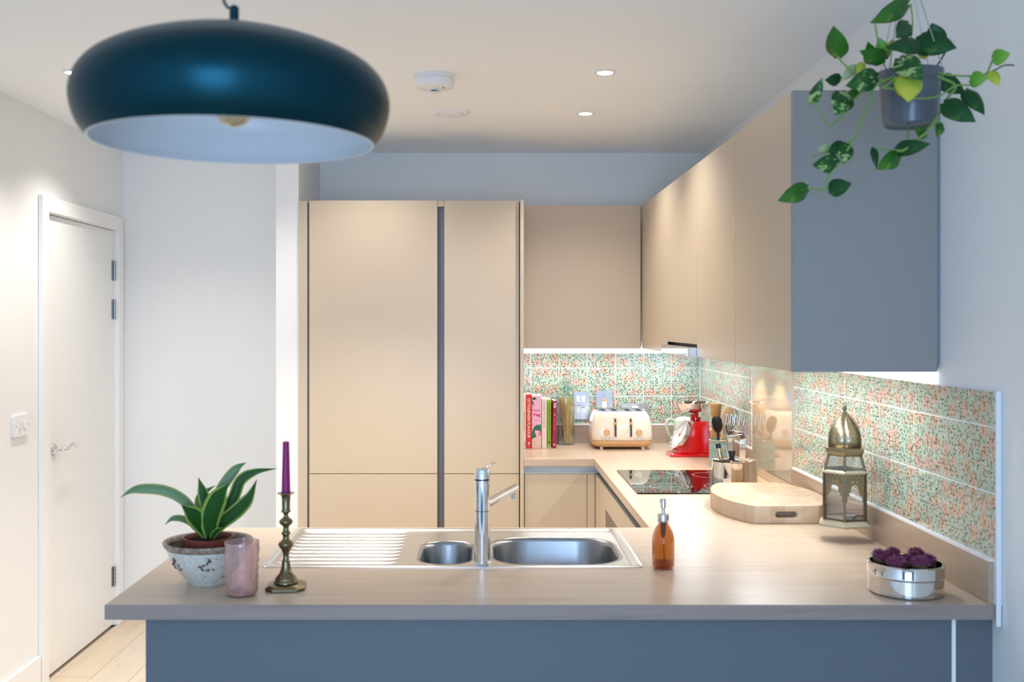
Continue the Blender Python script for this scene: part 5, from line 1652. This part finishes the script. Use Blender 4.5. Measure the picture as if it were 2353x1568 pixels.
def tuft(seed):
    rr = random.Random(seed)
    b = MB()
    b.ball((0, 0, 0.0), 0.0155, 14, 0.62, mi=0)
    for k in range(210):
        a, el = rr.uniform(0, 2 * pi), rr.uniform(-0.15, 1.45)
        d = Vector((cos(a) * cos(el), sin(a) * cos(el), sin(el) * 0.75)).normalized()
        r0, r1 = 0.010, rr.uniform(0.0165, 0.0215)
        sd = d.cross(Vector((0, 0, 1)) if abs(d.z) < .9 else Vector((1, 0, 0))).normalized() * 0.0013
        up = d.cross(sd).normalized() * 0.0008
        bs, tp = Vector((d.x * r0, d.y * r0, d.z * r0 * 0.8)), Vector((d.x * r1, d.y * r1, d.z * r1 * 0.72 + 0.001))
        b.add([bs + sd, bs - sd, tp + up, bs + up * 3], [(0, 1, 2), (1, 3, 2), (3, 0, 2)], mi=rr.choice((0, 0, 1, 1, 2)))
    return b.mesh('flower_head', M_FLW, 0)
TU = [tuft(11), tuft(12)]
cal = MB().lathe([(0, -0.060), (0.003, -0.060), (0.004, -0.03), (0.010, -0.022), (0.0145, -0.010), (0.0150, -0.003), (0.010, 0.0), (0, 0.001)], 16).mesh('calyx', M_CALYX, 50)
fl_ = [(2023, 1277, 2.485, 1.08, 'dried purple flower head spilling over the tin rim nearest the sink side'),
       (2052, 1271, 2.515, 0.95, 'tall dried purple flower head at the back, next to the one over the rim'),
       (2057, 1293, 2.436, 1.18, 'widest dried purple flower head at the front edge of the tin'),
       (2083, 1285, 2.480, 0.85, 'small dark dried flower head in the middle of the tin'),
       (2106, 1273, 2.512, 1.02, 'pale topped dried purple flower head at the back of the tin'),
       (2113, 1295, 2.425, 1.15, 'rounded dried purple flower head at the front, beside the widest one'),
       (2134, 1287, 2.470, 0.98, 'darkest dried purple flower head on the upstand side of the tin')]
for i, (x, y, d, s_, lab) in enumerate(fl_):
    p = px(x, y, d)
    s_ *= 1.1
    t = thing('dried_flower', lab, 'flower', p, rot=(0.12 * cos(i * 2.1), 0.12 * sin(i * 1.7), i * 1.3), group='dried flower heads in the round tin')
    for nm, me in (('petals', TU[i % 2]), ('calyx', cal)):
        o = bpy.data.objects.new(nm, me)
        COL.objects.link(o)
        o.parent = t
        o.scale = (s_, s_, s_ if nm == 'petals' else 1.0)

# ================================================================== hanging plant
HD = 2.15
hx = (2091 - VX) * HD / F
pot0 = Vector((hx, HD, EYE - (290 - VY) * HD / F))
t = thing('hanging_plant', 'trailing green plant in a grey pot hung from the ceiling', 'plant', pot0)
M_POT = mat('grey_plastic_pot', (0.085, 0.10, 0.115), 0.25, spec=0.5)
hp = (290 - 166) * HD / F
MB().lathe([(0, 0.004), (0.046, 0.004), (0.048, 0.0), (0.0515, 0.002), (0.0545, 0.02), (0.0605, hp - 0.022), (0.0625, hp - 0.021), (0.0645, hp - 0.004), (0.0655, hp), (0.0625, hp), (0.060, hp - 0.02), (0, hp - 0.02)], 48).build('pot', M_POT, t, smooth=50)
MB().cyl(0.0595, hp - 0.0195, hp - 0.012, 28).build('soil', MATS['potting_soil'], t)
apex = Vector((-0.011, 0, EYE + (VY + 111) * HD / F - pot0.z))
for a in (-2.6, -0.55, 0.5, 2.4):
    MB().tube([(0.064 * cos(a), 0.064 * sin(a), hp - 0.004), apex], 0.0011, 6).build('hanger_wire', M_BRUSH, t)
MB().tube(spline([apex, apex + Vector((0.004, 0, 0.02)), apex + Vector((0, 0, 0.06)), Vector((apex.x, 0, CEIL - pot0.z - 0.002))], 5), 0.0016, 6).build('ceiling_hook', M_BRUSH, t)

def vleaf(name, dark, light_c, streak, amt):
    m = mat(name, dark, 0.40, spec=0.3)
    q = NT(m)
    o_ = q.obj()
    n = q.noise(q.scale(o_, (1, 1, 1.6)), 42, 3, 0.55, 1.0)
    n2_ = q.noise(o_, 14, 2, 0.5)
    c = q.mix(q.ramp(n2_, [(0.35, (0, 0, 0)), (0.65, (1, 1, 1))]), dark, light_c)
    f = q.math('MULTIPLY', q.math('GREATER_THAN', n, 0.66 - amt * 0.14), amt)
    q.link(q.mix(f, c, streak), q.b.inputs['Base Color'])
    return m
LG = {'d': vleaf('pothos_dark', (0.006, 0.048, 0.012), (0.012, 0.080, 0.016), (0.14, 0.30, 0.06), 0.25),
      'm': vleaf('pothos_mid', (0.018, 0.10, 0.012), (0.05, 0.18, 0.016), (0.25, 0.42, 0.08), 0.45),
      'v': vleaf('pothos_variegated', (0.010, 0.065, 0.014), (0.026, 0.12, 0.02), (0.42, 0.54, 0.20), 0.75),
      'b': vleaf('pothos_bright', (0.10, 0.32, 0.03), (0.18, 0.42, 0.05), (0.3, 0.5, 0.12), 0.3),
      'y': vleaf('pothos_yellow', (0.30, 0.42, 0.03), (0.52, 0.52, 0.06), (0.66, 0.40, 0.06), 0.4),
      'p': vleaf('pothos_pale', (0.36, 0.46, 0.22), (0.46, 0.52, 0.28), (0.6, 0.62, 0.4), 0.3)}
def q4(p_, d):
    return px(1760 + p_[0] / 3.2664, p_[1] / 3.2664, d)
def heart(bp, tp, width, kind, d0, d1, fold=0.18, roll=0.0, droop=0.06):
    B, T = q4(bp, d0), q4(tp, d1)
    L = (T - B).length
    ax = (T - B).normalized()
    vw = Vector((px(2090, 180, 2.0).x * -0.4, -1, -0.2)).normalized()
    sd = ax.cross(vw).normalized()
    nn = sd.cross(ax).normalized()
    if nn.dot(vw) < 0:
        nn = -nn
    sd, nn = sd * cos(roll) + nn * sin(roll), nn * cos(roll) - sd * sin(roll)
    w = width / 3.2664 * HD / F / 2
    vs, fs = [], []
    SS = (0.0, 0.06, 0.14, 0.25, 0.38, 0.52, 0.66, 0.78, 0.88, 0.95, 1.0)
    WW = (0.42, 0.74, 0.93, 1.0, 0.98, 0.88, 0.70, 0.49, 0.28, 0.12, 0.0)
    U = (-1, -0.66, -0.33, 0, 0.33, 0.66, 1)
    for s_, wf_ in zip(SS, WW):
        for u in U:
            back = -0.10 * L * (1 - abs(abs(u) - 0.6) / 0.6) * max(0, 1 - s_ / 0.14) if abs(u) > 0.01 else 0.0
            bow = droop * L * (s_ - 0.5) ** 2 * -4
            wav = 0.012 * L * sin(s_ * 14 + u * 2)
            vs.append(B + ax * (s_ * L + back) + sd * (u * w * wf_) + nn * (-fold * w * wf_ * abs(u) ** 1.4 + bow + wav * abs(u)))
    n = len(U)
    for i in range(len(SS) - 1):
        for k in range(n - 1):
            a = i * n + k
            fs.append((a, a + 1, a + n + 1, a + n))
    b = MB()
    ctr = (B + T) / 2
    b.add([v - ctr for v in vs], fs)
    o = b.build('leaf', LG[kind], t, smooth=80, solid=0.0006)
    o.location = ctr - pot0
    return o
LEAVES = [
    ((1085, 28), (800, 168), 150, 'm', 2.13, 2.08, .25, .5), ((1085, 170), (985, 275), 140, 'd', 2.12, 2.08, .2, .2),
    ((1172, 335), (912, 348), 135, 'd', 2.10, 2.06, .15, -.5), ((1135, 300), (1432, 355), 200, 'd', 2.14, 2.10, .2, .5),
    ((1290, 330), (1245, 172), 150, 'd', 2.15, 2.14, .2, .2), ((536, 432), (505, 200), 165, 'm', 2.12, 2.08, .35, .5),
    ((905, 455), (715, 385), 130, 'm', 2.12, 2.08, .2, .3), ((890, 440), (848, 282), 110, 'b', 2.14, 2.13, .2, .2),
    ((930, 380), (955, 290), 70, 'y', 2.16, 2.16, .2, .2), ((800, 480), (770, 320), 110, 'm', 2.14, 2.10, .2, -.3),
    ((848, 580), (612, 642), 165, 'v', 2.07, 2.03, .2, .3), ((1000, 425), (1172, 590), 180, 'v', 2.08, 2.02, .2, .3),
    ((1075, 545), (1070, 756), 200, 'y', 2.06, 2.02, .25, .1), ((342, 772), (424, 585), 88, 'v', 2.10, 2.08, .3, .2),
    ((565, 600), (448, 600), 95, 'd', 2.12, 2.10, .2, .4), ((612, 690), (528, 852), 175, 'v', 2.09, 2.05, .2, .2),
    ((690, 680), (600, 760), 80, 'm', 2.12, 2.11, .2, .2), ((1698, 440), (1832, 405), 112, 'b', 2.02, 1.99, .1, .2),
    ((1530, 595), (1658, 590), 118, 'b', 2.06, 2.03, .15, .2), ((1688, 535), (1750, 640), 84, 'y', 2.03, 2.01, .15, .3),
    ((1500, 668), (1642, 855), 120, 'd', 2.06, 2.02, .3, .5), ((1335, 770), (1572, 912), 155, 'd', 2.05, 2.01, .18, .2),
    ((1318, 590), (1500, 700), 140, 'd', 2.16, 2.17, .2, .3), ((1325, 928), (1284, 1028), 75, 'm', 2.11, 2.09, .2, .4),
    ((1200, 1000), (1118, 962), 85, 'm', 2.12, 2.10, .2, .2), ((1190, 985), (1165, 1045), 70, 'm', 2.12, 2.10, .2, .2),
    ((975, 1125), (1228, 1080), 118, 'd', 2.10, 2.05, .15, .2), ((1012, 1165), (838, 1268), 130, 'm', 2.10, 2.07, .2, .2),
    ((812, 1108), (832, 1262), 60, 'd', 2.12, 2.11, .3, .6), ((548, 1225), (358, 1238), 140, 'v', 2.09, 2.06, .2, .2),
    ((612, 1075), (585, 1228), 120, 'v', 2.10, 2.08, .25, .4), ((600, 1085), (470, 1140), 110, 'd', 2.11, 2.09, .2, -.3),
    ((490, 1125), (388, 1120), 80, 'p', 2.13, 2.12, .2, .4), ((322, 1415), (100, 1506), 140, 'm', 2.09, 2.05, .2, .2),
    ((472, 1425), (642, 1378), 130, 'd', 2.09, 2.06, .2, .2), ((682, 495), (565, 602), 80, 'p', 2.14, 2.12, .2, .2),
    ((1150, 420), (1240, 350), 90, 'y', 2.15, 2.14, .2, .3), ((730, 470), (690, 560), 70, 'y', 2.12, 2.11, .2, .2)]
for bp, tp, w_, kd, d0, d1, fo, ro in LEAVES:
    heart(bp, tp, w_, kd, d0, d1, fo, ro * 0.6)
M_VINE = mat('vine_green', (0.16, 0.30, 0.06), 0.45)
M_VINEB = mat('vine_brown', (0.10, 0.07, 0.05), 0.6)
def vine(pts, d0, d1, r, m=None):
    n = len(pts)
    P = [q4(p_, d0 + (d1 - d0) * i / (n - 1)) - pot0 for i, p_ in enumerate(pts)]
    MB().tube(spline(P, 5), r, 7).build('stem', m or M_VINE, t, smooth=80)
vine([(960, 570), (820, 650), (775, 770), (720, 900), (665, 1040), (620, 1110), (545, 1235), (470, 1320), (450, 1420), (325, 1415)], 2.10, 2.09, 0.0022)
vine([(930, 590), (720, 690), (590, 850), (490, 940), (430, 890), (370, 780), (345, 770)], 2.10, 2.09, 0.0020)
vine([(1250, 560), (1420, 640), (1360, 740), (1285, 880), (1210, 985), (1140, 1045), (1040, 1125), (980, 1130)], 2.10, 2.08, 0.0028)
vine([(1250, 530), (1350, 560), (1540, 572), (1650, 555), (1700, 450)], 2.11, 2.02, 0.0020)
vine([(1650, 560), (1720, 525), (1790, 490), (1862, 490)], 2.05, 2.01, 0.0016, M_VINEB)
vine([(980, 575), (920, 630), (870, 662)], 2.07, 2.07, 0.0020)
vine([(1250, 530), (1300, 470), (1360, 360), (1350, 330)], 2.13, 2.11, 0.0020, M_VINEB)
vine([(900, 600), (740, 590), (640, 530), (536, 432)], 2.11, 2.12, 0.0018)
vine([(920, 560), (860, 420), (835, 280), (818, 170)], 2.14, 2.08, 0.0016)
vine([(870, 660), (960, 670), (1010, 720), (1150, 740), (1300, 720), (1420, 645), (1530, 640)], 2.075, 2.055, 0.0018)
vine([(1000, 560), (1060, 420), (1100, 200), (1088, 28)], 2.13, 2.12, 0.0016)
vine([(1070, 930), (1065, 1040)], 2.15, 2.14, 0.0014)
vine([(612, 690), (700, 640), (860, 600)], 2.09, 2.10, 0.0016)
vine([(812, 1110), (870, 1120), (960, 1128)], 2.12, 2.10, 0.0014)
vine([(612, 1078), (640, 1050)], 2.10, 2.10, 0.0018)
vine([(1325, 928), (1270, 900)], 2.11, 2.09, 0.0016)
vine([(590, 1085), (500, 1120), (335, 1185)], 2.11, 2.11, 0.0014)
